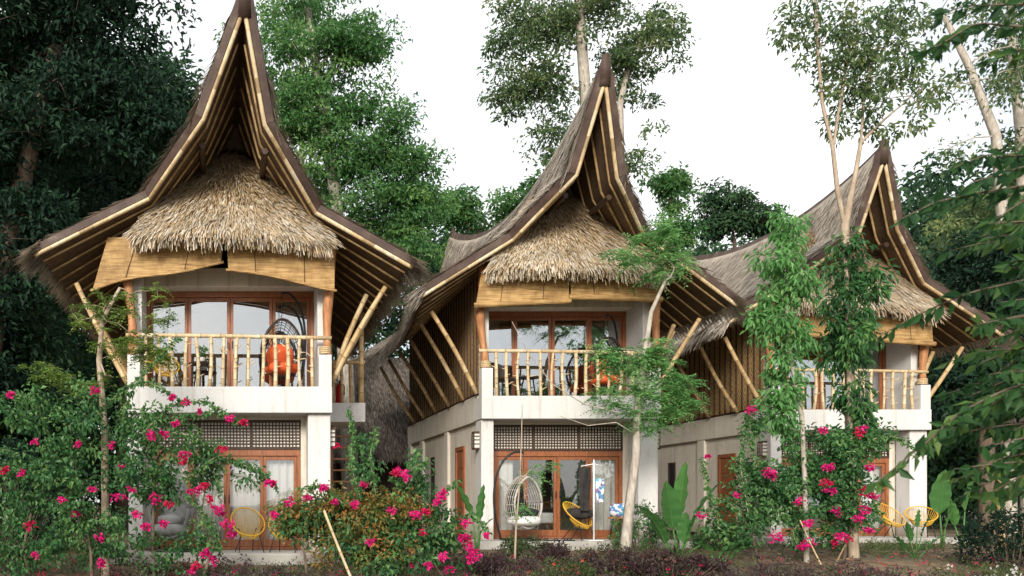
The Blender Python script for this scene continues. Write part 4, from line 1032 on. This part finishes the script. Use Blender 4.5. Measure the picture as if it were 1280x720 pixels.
# the tree whose branches hang in from the right, close to the camera
def long_leaf_tree():
    D = 6.2; g = rng(301)
    trunk = [np.array([6.5, D, gz(6.5, D) - .05]), np.array([6.40, D + .05, .3]), np.array([6.52, D + .15, 1.2]), np.array([6.46, D, 2.2]), np.array([6.62, D - .1, 3.3]), np.array([6.50, D, 4.5]), np.array([6.62, D + .2, 5.6])]
    root = thing('overhanging_tree', 'near dark tree whose long drooping leaves hang in from the right edge', 'tree', tuple(trunk[0]))
    base = trunk[0]
    sp = [[(1330, 225), (1280, 232), (1220, 242), (1170, 252), (1126, 274)], [(1330, 190), (1280, 196), (1235, 192), (1192, 210)], [(1330, 340), (1280, 350), (1210, 366), (1150, 392), (1092, 424)],
          [(1330, 395), (1270, 396), (1210, 408)], [(1330, 290), (1280, 298), (1225, 304), (1178, 316)], [(1330, 470), (1260, 485), (1200, 515), (1150, 560), (1094, 604)], [(1330, 530), (1265, 530), (1205, 540), (1160, 566)],
          [(1330, 30), (1280, 34), (1220, 28), (1172, 58), (1150, 66)], [(1330, 60), (1280, 60), (1245, 74), (1222, 88)], [(1330, 5), (1270, 5), (1200, 8), (1170, 20)], [(1330, 265), (1290, 262), (1250, 268)],
          [(1330, 440), (1270, 436), (1220, 440), (1180, 455)], [(1330, 580), (1270, 570), (1220, 585)], [(1330, 620), (1280, 605), (1240, 615)], [(1330, 375), (1290, 372), (1250, 378)], [(1330, 325), (1290, 322), (1255, 330)]]
    for k in range(28): 
        y = g.uniform(425, 625); x = g.uniform(1180, 1262) if y > 470 else g.uniform(1215, 1262); sp.append([(1340, y - g.uniform(-10, 35)), ((1340 + x) / 2, y - g.uniform(-6, 16)), (x, y + g.uniform(0, 26))])
    for k in range(12):
        y = g.uniform(195, 420); x = g.uniform(1205, 1265); sp.append([(1340, y - g.uniform(-10, 30)), ((1340 + x) / 2, y - g.uniform(-5, 15)), (x, y + g.uniform(2, 20))])
    cr_ = MB(); curves = []
    for q in sp:
        d = D + g.uniform(-.8, 1.1); P = np.array([W(px, py, d + (1330 - px) * g.uniform(-.002, .002)) for px, py in q])
        L = np.r_[0, np.cumsum(np.linalg.norm(np.diff(P, axis=0), axis=1))]; u = np.arange(0, L[-1], .045); C = np.stack([np.interp(u, L, P[:, k]) for k in range(3)], 1)
        for _ in range(4): C[1:-1] = .25 * C[:-2] + .5 * C[1:-1] + .25 * C[2:]
        curves.append(C)
    sk = Skel(trunk, .15, .03, g); sk.grow(np.array([c[0] for c in curves]), .3, 0, 1, .05); mb = sk.mesh(.006)
    for C in curves:
        mb.tube(C, np.linspace(.009, .003, len(C)), 5)
        t = nrm(np.gradient(C, axis=0)); cb = g.normal(.42, .15); sl = np.linspace(1.0, .75, len(C))
        for s in (-1, 1):
            side = np.cross(t, [0, 0, 1.0]) * s
            dd = nrm(side * .55 + t * .45 + np.array([0, 0, -.65 if s > 0 else -.25]) + g.normal(0, .38, C.shape))
            keep = g.uniform(0, 1, len(C)) > .12
            leaves(cr_, C[keep] - base, dd[keep], g.uniform(.10, .17, keep.sum()) * sl[keep], .42, np.clip(cb + g.normal(0, .16, keep.sum()), 0, 1), g, .16, .15, np.tile([[0, -1.1, .35]], (keep.sum(), 1)))
    mb.v = [v - base for v in mb.v]; mb.build('trunk', M['bark'], root, True)
    cr_.build('crown', LEAF['gold'], root)
long_leaf_tree()

# broad leaved plants
def blade(mb, p0, d0, L, w, g, curl=.8, fold=.12, rn=.5, notch=0.0):
    """one long broad leaf that arches over; returns nothing"""
    n = 14; pts = [np.array(p0, float)]; d = nrm(np.array(d0, float)); side = nrm(np.cross(d, [0, 0, 1.0]) + 1e-6)
    for i in range(n):
        d = nrm(d + np.array([0, 0, -1.0]) * curl / n); pts.append(pts[-1] + d * L / n)
    pts = np.array(pts); u = np.linspace(0, 1, n + 1)
    ww = w * np.clip(np.sin(np.pi * np.clip(u, 0, 1) ** .75) ** .7, 0.02, 1)
    G = []
    for k, s in enumerate((-1, -.5, 0, .5, 1)):
        wav = .02 * np.sin(u * 26 + k) * abs(s)
        upv = nrm(np.cross(np.tile(side, (n + 1, 1)), np.gradient(pts, axis=0))); upv *= np.where(upv[:, 2:3] < 0, -1, 1)
        G.append(pts + side * (ww * s * .5)[:, None] + upv * (abs(s) * fold * ww + wav)[:, None])
    G = np.stack(G, 1)
    mb.surf(G, np.clip(rn + np.repeat(g.uniform(-.12, .12, n), 4), 0, 1))
    return pts
def broad_plant(name, label, base, specs, seed, leaf='banana', cat='plant', stalk=.025):
    g = rng(seed); root = thing(name, label, cat, tuple(base))
    for (dx, dy, h, ang, L, w, curl) in specs:
        lf = MB(); top = np.array([dx, dy, h]); d = np.array([math.cos(ang) * .6, -.15, 1.0])
        lf.tube(np.array([[dx * .1, dy * .1, 0], [dx * .6, dy * .6, h * .6], top]), np.array([stalk, stalk * .7, stalk * .45]), 6, .9)
        pts = blade(lf, top, d, L, w, g, curl, .12, g.uniform(.3, .7))
        lf.tube(pts, np.linspace(stalk * .4, .004, len(pts)), 5, .95)
        lf.build('leaf', LEAF[leaf], root, True)
    return root
broad_plant('banana_plant', 'young banana plant with two upright leaves at the left corner of the middle patio', base_at(597, 17.3), [(-.1, 0, .75, 2.35, .85, .24, .35), (.02, -.05, .7, 1.45, .75, .20, .1), (.05, 0, .45, .8, .4, .12, .8)], 401)
broad_plant('banana_plant', 'clump of broad upright banana leaves right of the middle patio', base_at(848, 16.6), [(-.1, 0, .55, 1.9, .95, .38, .35), (.05, .1, .75, 1.5, 1.1, .34, .2), (.22, 0, .6, .8, 1.0, .34, .5), (-.3, .05, .45, 2.6, .8, .32, .9), (.1, -.15, .35, 1.2, .7, .28, .5), (-.35, -.2, .3, 2.3, .6, .3, .8), (.35, -.1, .25, .3, .7, .3, 1.4), (.0, -.2, .3, 1.6, .6, .26, .6)], 402)
broad_plant('broad_leaf_plant', 'low plant with big pale leaves lying over bare soil right of the banana clump', base_at(893, 15.6), [(.1, 0, .18, .2, .55, .22, 1.3), (.25, -.1, .15, .0, .5, .2, 1.5), (-.1, -.1, .2, 2.9, .45, .2, 1.3), (.3, .1, .2, .5, .45, .2, 1.2)], 403)
broad_plant('elephant_ear', 'tall stemmed plant with one big ribbed leaf, right of the farthest patio', base_at(1178, 18.4), [(-.05, 0, .75, 1.6, .95, .42, .3), (.1, .05, .45, 1.3, .5, .25, .6)], 404)
broad_plant('elephant_ear', 'tall ribbed leaf plant beside a dark trunk, rightmost of the pair', base_at(1203, 18.6), [(.05, 0, .8, 1.35, .9, .40, .3), (-.12, .05, .5, 2.0, .6, .2, .3)], 405)
broad_plant('broad_leaf_plant', 'small bright lance leaved plant in front of the farthest patio edge', base_at(1145, 16.3), [(-.1, 0, .35, 2.0, .4, .13, .6), (.1, 0, .45, 1.2, .4, .13, .5), (.2, 0, .2, .5, .4, .12, .9), (-.2, 0, .2, 2.7, .4, .12, .9), (0, 0, .1, .9, .35, .1, 1.1), (.02, 0, .6, 1.6, .35, .1, .3)], 406, stalk=.014)

# low shrubs along the front
def low_shrub(name, label, px, D, w, h, leaf, seed, n=40, per=60, size=.06, flowers=None, group=None):
    g = rng(seed); b = base_at(px, D); root = thing(name, label, 'shrub', tuple(b), 0, group)
    C = np.stack([g.uniform(-1, 1, n) * w, g.normal(0, .22, n), g.uniform(.12, 1, n) * h], 1); C[:, 2] *= 1 - .45 * (C[:, 0] / w) ** 2
    st = MB()
    for c in C: st.tube([np.array([c[0] * .5, c[1] * .5, 0]), c * np.array([.8, .8, .5]), c], [.008, .006, .003], 5)
    st.build('stem', M['bark'], root)
    f = MB(); clump_leaves(f, C, .13 * g.uniform(.7, 1.3, n), per, size, g, .42, .1, .8); f.build('foliage', LEAF[leaf], root)
    if flowers:
        mt, nf, sz = flowers
        for k in range(nf):
            c = C[g.integers(n)] + np.array([g.uniform(-.08, .08), -.18, g.uniform(-.02, .12)]); q = MB(); nb = 9
            a = g.uniform(0, 6.28, nb); d = nrm(np.stack([np.cos(a), np.full(nb, -.5), np.sin(a)], 1))
            leaves(q, np.tile(c, (nb, 1)), d, sz * g.uniform(.8, 1.2, nb), .6, g.uniform(.2, .8, nb), g, .1, .1); q.build('flower', M[mt], root)
    return root
PS = 'plum leaved shrubs along the front bed'
low_shrub('plum_shrub', 'dark plum leaved shrub below the feathery tree trunk', 770, 14.9, .75, .52, 'plum', 501, group=PS)
low_shrub('plum_shrub', 'widest plum leaved shrub, in front of the banana clump', 835, 14.6, .85, .48, 'plum', 502, 46, group=PS)
low_shrub('plum_shrub', 'plum leaved shrub left of the thin sapling stem', 615, 14.6, .42, .42, 'plum', 503, 26, group=PS)
low_shrub('plum_shrub', 'narrow upright plum leaved shrub before the patio door sandals', 685, 15.4, .35, .55, 'plum', 504, 22, group=PS)
low_shrub('coral_flower_shrub', 'green shrub dotted with coral flowers in front of the middle patio', 700, 14.3, .55, .42, 'grass', 505, 34, 60, .05, ('orange_flower', 16, .035))
low_shrub('white_flower_shrub', 'low bush of tiny white flowers at the lower right corner', 1240, 13.6, .75, .42, 'grass', 506, 40, 60, .045, ('white_flower', 70, .028))
low_shrub('white_flower_shrub', 'sprinkle of tiny white flowers under the rusty bougainvillea hedge', 510, 13.3, 1.1, .2, 'grass', 507, 40, 50, .04, ('white_flower', 60, .022))
low_shrub('green_shrub', 'small green shrub filling the foot of the right pillar, middle cottage', 800, 17.9, .45, .95, 'boug', 508, 36, 60, .07)
low_shrub('green_shrub', 'leafy dark green shrub under the side wall of the farthest cottage', 905, 18.2, .6, .6, 'boug', 509, 34, 60, .07)
low_shrub('green_shrub', 'dark leafy shrub at the lower right edge below the hanging branches', 1262, 15.6, .7, 1.1, 'dark', 510, 60, 60, .08)
low_shrub('green_shrub', 'dark green shrub in the shade at the far left edge behind the bougainvillea', -5, 17.5, 1.3, 2.4, 'dark', 511, 110, 60, .12)
low_shrub('green_shrub', 'dark shrub right of the nearest pillar at the mouth of the gap', 455, 17.4, .5, .9, 'boug', 512, 40, 60, .08)
low_shrub('green_shrub', 'mixed green shrub right of the thin sapling, under the middle patio edge', 655, 16.2, .5, .42, 'grass', 513, 34, 60, .06)

# carpet of purple and green ground plants
g = rng(601); mb = MB()
n = 5200; x = g.uniform(-6.5, 14.5, n); y = g.uniform(10.5, 16.2, n)
patch = np.sin(x * 1.3 + 2) + np.sin(y * 1.9 + x * .7) + g.normal(0, .5, n)
k = patch > (.1 + .8 * np.clip((y - 14.2) / 2, 0, 1)); x, y = x[k], y[k]
C = np.stack([x, y, ground_z(x, y) + g.uniform(.03, .22, len(x))], 1)
clump_leaves(mb, C, .11, 20, .07, g, .32, .25, .8)
tag(mb.build('ground_cover', LEAF['purple']), 'carpet of purple leaved creepers along the front bed', 'ground cover', None, 'stuff')
mb = MB(); n = 8500; x = g.uniform(-8, 19, n); y = g.uniform(9.5, 20, n)
patch = np.sin(x * 1.1) + np.sin(y * 1.5 - x * .5) + g.normal(0, .6, n); k = patch > .35; x, y = x[k], y[k]
inside = (np.abs(x - 7.2) < 2.4) & (y > 18.1) | (np.abs(x + .2) < 2.4) & (y > 15.7)
x, y = x[~inside], y[~inside]
C = np.stack([x, y, ground_z(x, y) + g.uniform(.0, .12, len(x))], 1)
clump_leaves(mb, C, .12, 16, .06, g, .22, .6, .7)
tag(mb.build('grass', LEAF['grass']), 'short ragged grass and weeds over the garden soil', 'grass', None, 'stuff')
mb = MB(); n = 420; x = g.uniform(-6, 14, n); y = g.uniform(10.5, 15.5, n); C = np.stack([x, y, ground_z(x, y) + g.uniform(.12, .3, n)], 1)
clump_leaves(mb, C, .05, 5, .03, g, .7, .3, .8)
tag(mb.build('ground_flowers', M['bract_red']), 'tiny purple pink flowers scattered through the front ground cover', 'flowers', None, 'stuff')

mb = MB(); n = 2600; x = g.uniform(-7, 18, n); y = g.uniform(10, 18.5, n); P = np.stack([x, y, ground_z(x, y) + .012], 1)
d = nrm(np.stack([g.normal(0, 1, n), g.normal(0, 1, n), g.normal(.05, .15, n)], 1))
leaves(mb, P, d, g.uniform(.05, .13, n), .45, g.uniform(0, 1, n), g, .2, .05)
LEAF['litter'] = leafmat('dry_leaf', (0.09, 0.05, 0.025), (0.20, 0.12, 0.06), (0.34, 0.23, 0.12), .1, .8, .1)
tag(mb.build('leaf_litter', LEAF['litter']), 'dry brown leaves fallen over the bare soil', 'leaf litter', None, 'stuff')
# ------------------------------------------------------------------ furniture and small things
def ellipsoid(mb, c, r, n=14, rz=0.0, sq=1.0, rnd=.5, bumpy=0, g=R0, rot=None):
    th = np.linspace(0, math.pi, n); ph = np.linspace(0, 2 * math.pi, 2 * n)
    T, P = np.meshgrid(th, ph, indexing='ij')
    f = lambda q: np.sign(q) * np.abs(q) ** sq
    v = np.stack([f(np.sin(T)) * f(np.cos(P)), f(np.sin(T)) * f(np.sin(P)), f(np.cos(T))], -1) * np.array(r)
    if bumpy: v *= 1 + bumpy * np.sin(v[..., :1] * 19 + 1) * np.sin(v[..., 2:] * 23 + v[..., 1:2] * 17)
    if rot is not None: v = v @ np.array(rot).T
    mb.surf(v + np.array(c), rnd, 0, True)

def rx(a): c, s = math.cos(a), math.sin(a); return np.array([[1, 0, 0], [0, c, -s], [0, s, c]])

def egg_chair(label, loc, rz, wick, cush, seed, s=1.0, back=None, lap=None, side=1, group=None):
    g = rng(seed); root = thing('egg_chair', label, 'egg chair', loc, rz, group)
    st = MB(); a = np.linspace(0, 2 * math.pi, 30)
    st.tube(np.stack([.42 * np.cos(a), .42 * np.sin(a) + .1, np.full(30, .02)], 1) * s, .02 * s, 8)
    arc = [(side * -.36, .30, .02), (side * -.50, .34, .5), (side * -.54, .34, 1.0), (side * -.50, .30, 1.45), (side * -.36, .2, 1.80), (side * -.16, .08, 1.95), (0, 0, 1.92)]
    arc = np.array(arc); u = np.linspace(0, 6, 40); q = np.stack([np.interp(u, np.arange(7), arc[:, k]) for k in range(3)], 1)
    for _ in range(6): q[1:-1] = .25 * q[:-2] + .5 * q[1:-1] + .25 * q[2:]
    st.tube(q * s, .024 * s, 8)
    st.build('stand', M['black'], root, True)
    ch = MB()
    for k in range(9): ch.tube(np.array([(0.012 * (k % 2), 0, 1.92 - k * .06), (-.012 * (k % 2), 0, 1.87 - k * .06)]) * s, .009, 5)
    ch.build('chain', M['black'], root)
    bk = MB(); c = np.array([0, 0, .82]); R = np.array([.42, .40, .60])
    def pt(t, p):
        x, z, y = math.sin(t) * math.cos(p), math.sin(t) * math.sin(p), math.cos(t)
        w = 1 - .28 * max(z, 0) ** 1.5
        return (c + R * np.array([x * w, y, z])) * s
    tm = 1.95
    for k in range(22):
        p = 2 * math.pi * k / 22 + .07; bk.tube([pt(t, p) for t in np.linspace(.12, tm, 13)], .007 * s, 5)
    for k in range(13):
        t = .14 + (tm - .14) * k / 12; bk.tube([pt(t, p) for p in np.linspace(0, 2 * math.pi, 31)], (.007 if k < 12 else .026) * s, 6)
    bk.build('basket', M[wick], root, True)
    cu = MB(); ellipsoid(cu, np.array([0, -.02, .43]) * s, np.array([.33, .33, .12]) * s, 14, 0, .75, bumpy=.02); cu.build('seat_cushion', M[cush], root, True)
    cb = MB(); ellipsoid(cb, np.array([0, .22, .70]) * s, np.array([.28, .10, .25]) * s, 14, 0, .8, bumpy=.02, rot=rx(.12)); cb.build('back_cushion', M[back or cush], root, True)
    if back == 'black_fabric':
        tw = MB(); ellipsoid(tw, np.array([-.02, .24, 1.02]) * s, np.array([.22, .09, .24]) * s, 14, 0, .75, bumpy=.06, rot=rx(.2)); tw.build('throw', M['black_fabric'], root, True)
    if lap:
        cl = MB(); ellipsoid(cl, np.array([.02, -.06, .60]) * s, np.array([.25, .2, .11]) * s, 14, 0, .7, bumpy=.05); cl.build('pillow', M[lap], root, True)
    return root
EC = 'hanging egg chairs'
def at(L, x, y, z): return (L[0] + x, L[1] + y, L[2] + z)
egg_chair('white wicker egg chair with black and white cushions on the middle patio', at(L2, -1.12, -.22, .0), .45, 'wicker_white', 'white_fabric', 701, .98, 'black_fabric', 'black_fabric', 1, EC)
egg_chair('dark wicker egg chair with orange cushions on the nearest balcony', at(L1, 1.02, .62, ZS1), .1, 'wicker_dark', 'orange', 702, 1.0, 'orange', None, -1, EC)
egg_chair('dark wicker egg chair with orange cushions on the middle balcony behind the feathery tree', at(L2, 1.0, .62, ZS1), .2, 'wicker_dark', 'orange', 703, .98, None, None, -1, EC)
egg_chair('grey cushioned egg chair behind the bougainvillea on the nearest patio', at(L1, -1.1, -.05, 0), -.3, 'grey_fabric', 'grey_fabric', 704, 1.0, None, 'grey_fabric', 1, EC)

def cord_chair(label, loc, rz, mat='yellow', group='round cord chairs', tilt=.75):
    root = thing('cord_chair', label, 'chair', loc, rz, group); root.scale = (.86, .86, .86)
    a = np.linspace(0, 2 * math.pi, 37); Rt = rx(tilt)
    ring = np.stack([.37 * np.cos(a), .44 * np.sin(a), 0 * a], 1) @ Rt.T + np.array([0, .02, .66])
    low = np.stack([.13 * np.cos(a), .13 * np.sin(a) + .0, 0 * a], 1) @ rx(.25).T + np.array([0, -.06, .34])
    f = MB(); f.tube(ring, .016, 8); f.tube(low, .012, 6); f.build('ring', M[mat], root, True)
    c = MB()
    for k in range(36):
        m_ = (ring[k] * .45 + low[k] * .55) + np.array([0, 0, -.05]); c.tube([ring[k], m_, low[k]], .0065, 5)
    c.build('cord_seat', M[mat], root, True)
    for x, y, x2, y2, z2 in ((-.28, -.3, -.2, -.16, .4), (.28, -.3, .2, -.16, .4), (-.2, .34, -.13, .05, .36), (.2, .34, .13, .05, .36)):
        l = MB(); l.tube([(x, y, 0), (x2, y2, z2), (x2 * 1.6, y2 * .7 + .02, z2 + .16)], .011, 6); l.build('leg', M['black'], root, True)
    return root
cord_chair('yellow cord chair left of its twin on the nearest patio', at(L1, .35, -.25, 0), .25)
cord_chair('yellow cord chair half hidden by the rusty hedge on the nearest patio', at(L1, 1.05, -.2, 0), -.25)
cord_chair('yellow cord chair at the left end of the nearest balcony', at(L1, -1.3, .62, ZS1), .5)
cord_chair('yellow cord chair standing nearer the door on the farthest patio', at(L3, .72, -.3, 0), .3)
cord_chair('yellow cord chair tilted low at the right of the farthest patio', at(L3, 1.42, -.35, 0), -.5, tilt=.5)
cord_chair('yellow cord chair beside the clothes stand on the middle patio', at(L2, .12, -.05, 0), .6)

def bistro_chair(label, loc, rz, mat='wicker_dark'):
    root = thing('armchair', label, 'chair', loc, rz)
    s = MB(); s.box((-.24, -.24, .40), (.24, .22, .46)); s.build('seat', M[mat], root, bevel=.02)
    th = np.linspace(-.3, math.pi + .3, 16); P = np.stack([np.stack([.27 * np.cos(th), .02 + .25 * np.sin(th), np.full(16, z) - .12 * (np.abs(np.cos(th)) ** 2) * (z > .6)], 1) for z in (.44, .58, .72, .86)])
    b = MB(); b.slab(P, P + np.array([0, .02, 0])); b.build('backrest', M[mat], root, True)
    for x in (-.21, .21):
        for y in (-.21, .19): l = MB(); l.tube([(x, y, 0), (x * .95, y * .95, .42)], .017, 6); l.build('leg', M['black'], root, True)
    return root
bistro_chair('black wicker armchair at the left of the middle balcony', at(L2, -1.33, .6, ZS1), .5)
def round_table(label, loc, r, h, mat):
    root = thing('side_table', label, 'table', loc)
    t = MB(); t.tube([(0, 0, h - .035), (0, 0, h - .03), (0, 0, h - .005), (0, 0, h)], [r * .96, r, r, r * .97], 24); t.build('tabletop', M[mat], root)
    for k in range(3):
        a = k * 2.09 + .4; l = MB(); l.tube([(r * .85 * math.cos(a), r * .85 * math.sin(a), 0), (r * .5 * math.cos(a), r * .5 * math.sin(a), h - .035)], .016, 6); l.build('leg', M['black'], root, True)
    return root
round_table('small dark side table in the middle of the nearest balcony', at(L1, -.55, .65, ZS1), .26, .55, 'wood_dark')
round_table('small dark side table beside the black armchair, middle balcony', at(L2, -.72, .65, ZS1), .24, .5, 'black')
round_table('round wooden stool with a bag on it, right of the clothes stand', at(L2, .95, -.15, 0), .21, .5, 'log')
pot = thing('potted_plant', 'small potted plant on the side table of the nearest balcony', 'plant', at(L1, -.55, .65, ZS1 + .55))
q = MB(); q.tube([(0, 0, 0), (0, 0, .1), (0, 0, .11)], [.05, .07, .06], 14); q.build('pot', M['white_fabric'], pot, True)
q = MB(); clump_leaves(q, np.array([[0, 0, .2], [.03, 0, .24], [-.03, .02, .22]]), .1, 30, .08, rng(5), .4, .4); q.build('foliage', LEAF['climb'], pot)

def garment_mat(name, cols, sc):
    m, t, p, o = newmat(name); c = t.nodes.new("ShaderNodeTexCoord"); v = t.nodes.new("ShaderNodeTexVoronoi"); v.inputs["Scale"].default_value = sc
    t.links.new(c.outputs["Object"], v.inputs["Vector"]); s = t.nodes.new("ShaderNodeSeparateColor"); t.links.new(v.outputs["Color"], s.inputs[0])
    r = ramp(t, s.outputs[0], cols); t.links.new(r, p.inputs["Base Color"]); p.inputs["Roughness"].default_value = .9
    for n_ in t.nodes:
        if n_.type == 'VALTORGB': n_.color_ramp.interpolation = 'CONSTANT'
    return m
M['print'] = garment_mat('blue_print_cloth', [(0, (.10, .25, .50)), (.3, (.65, .70, .78)), (.5, (.30, .12, .35)), (.65, (.15, .45, .60)), (.85, (.75, .75, .75))], 18)
M['trouser'] = mat_noise('charcoal_cloth', [(.3, (.02, .018, .018)), (.7, (.05, .045, .042))], 6, None, .95, .4, 25)
cs = thing('clothes_stand', 'thin white clothes stand with garments, on the middle patio before the door', 'clothes stand', at(L2, .30, -.45, 0))
q = MB(); q.tube([(0, 0, .0), (0, 0, 1.72)], .018, 8); q.build('pole', M['white_metal'], cs, True)
q = MB(); q.tube([(-.27, .02, 1.58), (0, 0, 1.63), (.16, -.02, 1.58)], .012, 6); q.build('hanger_arm', M['white_metal'], cs, True)
q = MB(); q.box((-.16, -.12, 0), (.16, .12, .02)); q.build('base', M['white_metal'], cs, bevel=.006)
def garment(name, label, loc, w, h, legs, mat, seed):
    g = rng(seed); b = MB(); n = 12; z = np.linspace(0, -h, 14); a = np.linspace(0, 2 * math.pi, 2 * n)
    P = []
    for k, zz in enumerate(z):
        u = k / 13; wd = w * (1 - .12 * u) * (.9 + .1 * math.sin(u * 5)); r = np.stack([wd / 2 * np.cos(a), (.035 + .015 * np.sin(a * 3 + u * 3)) * np.sin(a) + .012 * np.sin(a * 5 + u * 4), np.full(2 * n, zz)], 1)
        if legs and u > .35: r[:, 0] = np.where(np.abs(r[:, 0]) < .03, np.sign(r[:, 0] + 1e-6) * .03 * 1, r[:, 0]); r[:, 1] *= np.where(np.abs(r[:, 0]) < .05, .3, 1)
        P.append(r)
    b.surf(np.array(P)); o = b.build(name, M[mat], None, True); o.location = loc
    return tag(o, label, 'clothing')
garment('trousers', 'dark trousers hanging at the left of the white clothes stand', at(L2, .12, -.42, 1.56), .27, .92, True, 'trouser', 1)
garment('swim_shorts', 'blue patterned swim shorts hung on the white clothes stand', at(L2, .42, -.47, 1.32), .19, .50, True, 'print', 2)
q = MB(); ellipsoid(q, (0, 0, .14), (.19, .14, .15), 12, 0, .7, bumpy=.06); o = q.build('bag', M['print'], None, True); o.location = at(L2, .95, -.15, .5); tag(o, 'lumpy blue patterned bag lying on the round stool', 'bag')
q = MB(); ellipsoid(q, (0, 0, .10), (.28, .24, .12), 14, 0, .7, bumpy=.10); o = q.build('blanket', M['trouser'], None, True); o.location = at(L2, .12, -.08, .47); tag(o, 'dark crumpled cloth heaped on the yellow cord chair, middle patio', 'cloth')
def sandal(label, loc, rz):
    root = thing('sandal', label, 'sandal', loc, rz, 'sandals on the middle patio')
    u = np.linspace(0, 1, 12); wd = .035 + .014 * np.sin(u * 5.2 + .4); G = np.stack([np.stack([-wd, u * .26, 0 * u], 1), np.stack([wd, u * .26, 0 * u], 1)]); b = MB(); b.slab(G + np.array([0, 0, .022]), G); b.build('sole', M['black_fabric'], root)
    s = MB(); s.tube([(-.04, .15, .02), (-.02, .17, .05), (.02, .17, .05), (.04, .15, .02)], .012, 6); s.build('strap', M['trouser'], root, True)
for k, (x, y, a, lb) in enumerate(((-.62, -.52, .4, 'black sandal nearest the white egg chair'), (-.47, -.55, .1, 'black sandal, second from the white egg chair'), (-.30, -.50, -.3, 'black sandal lying turned away, third from the egg chair'), (-.17, -.55, .2, 'black sandal closest to the clothes stand'))):
    sandal(lb, at(L2, x, y, .0), a)
bed = thing('bed', 'white made bed inside the lower room of the middle cottage', 'bed', at(L2, -.35, 1.9, -.01))
q = MB(); q.box((-.8, 0, .0), (.8, 1.9, .32)); q.build('frame', M['wood_dark'], bed)
q = MB(); q.box((-.78, .02, .32), (.78, 1.88, .58)); q.build('mattress', M['white_fabric'], bed, bevel=.05)
for x in (-.4, .4): q = MB(); ellipsoid(q, (x, 1.6, .68), (.3, .2, .09), 12, 0, .7); q.build('pillow', M['white_fabric'], bed, True)
ex = thing('fire_extinguisher', 'red fire extinguisher on the side landing of the nearest cottage', 'extinguisher', at(L1, 2.42, 2.95, 3.12))
q = MB(); q.tube([(0, 0, 0), (0, 0, .02), (0, 0, .38), (0, 0, .44), (0, 0, .47)], [.075, .08, .08, .05, .025], 14); q.build('cylinder', M['red'], ex, True)
q = MB(); q.tube([(0, 0, .47), (0, 0, .52)], .02, 8); q.tube([(-.02, 0, .52), (.09, -.02, .55)], .012, 6); q.tube([(.03, -.03, .5), (.1, -.06, .4), (.1, -.06, .2)], .012, 6); q.build('nozzle', M['black'], ex, True)
la = thing('wooden_ladder', 'dark wooden ladder stair rising to the nearest cottage side landing', 'ladder', at(L1, 2.55, 3.6, -.15))
for s in (-1, 1): q = MB(); q.box((s * .24 - .03, -.05, 0), (s * .24 + .03, .05, 2.85)); o = q.build('rail', M['wood'], la); o.rotation_euler = (0, 0, 0)
for k in range(10): q = MB(); q.box((-.21, -.07, .25 + k * .26), (.21, .07, .285 + k * .26)); q.build('tread', M['log'], la)
def stick(label, p, q_, r, mat, seed):
    b = MB(); p = np.array(p); b.bamboo((0, 0, 0), q_ - p, r, .01, .3, .9, rng(seed)); o = b.build('bamboo_stake', M[mat], None, True); o.location = tuple(p); tag(o, label, 'stake')
stick('leaning pale bamboo stake in front of the rusty hedge', base_at(449, 13.2), W(405, 638, 13.2), .022, 'bamboo_pale', 1)
stick('short bamboo stake slanting out of the dark bougainvillea foot, leftmost', base_at(1030, 15.6), W(1000, 650, 15.8), .014, 'bamboo_pale', 2)
stick('thin grey stick leaning right of the slender trunk foot', base_at(1042, 15.7), W(1062, 672, 15.9), .012, 'bamboo_dark', 3)
stick('upright bamboo stake at the right, before the dark bushy tree', base_at(1254, 18.5), W(1247, 575, 18.5), .06, 'bamboo', 4)
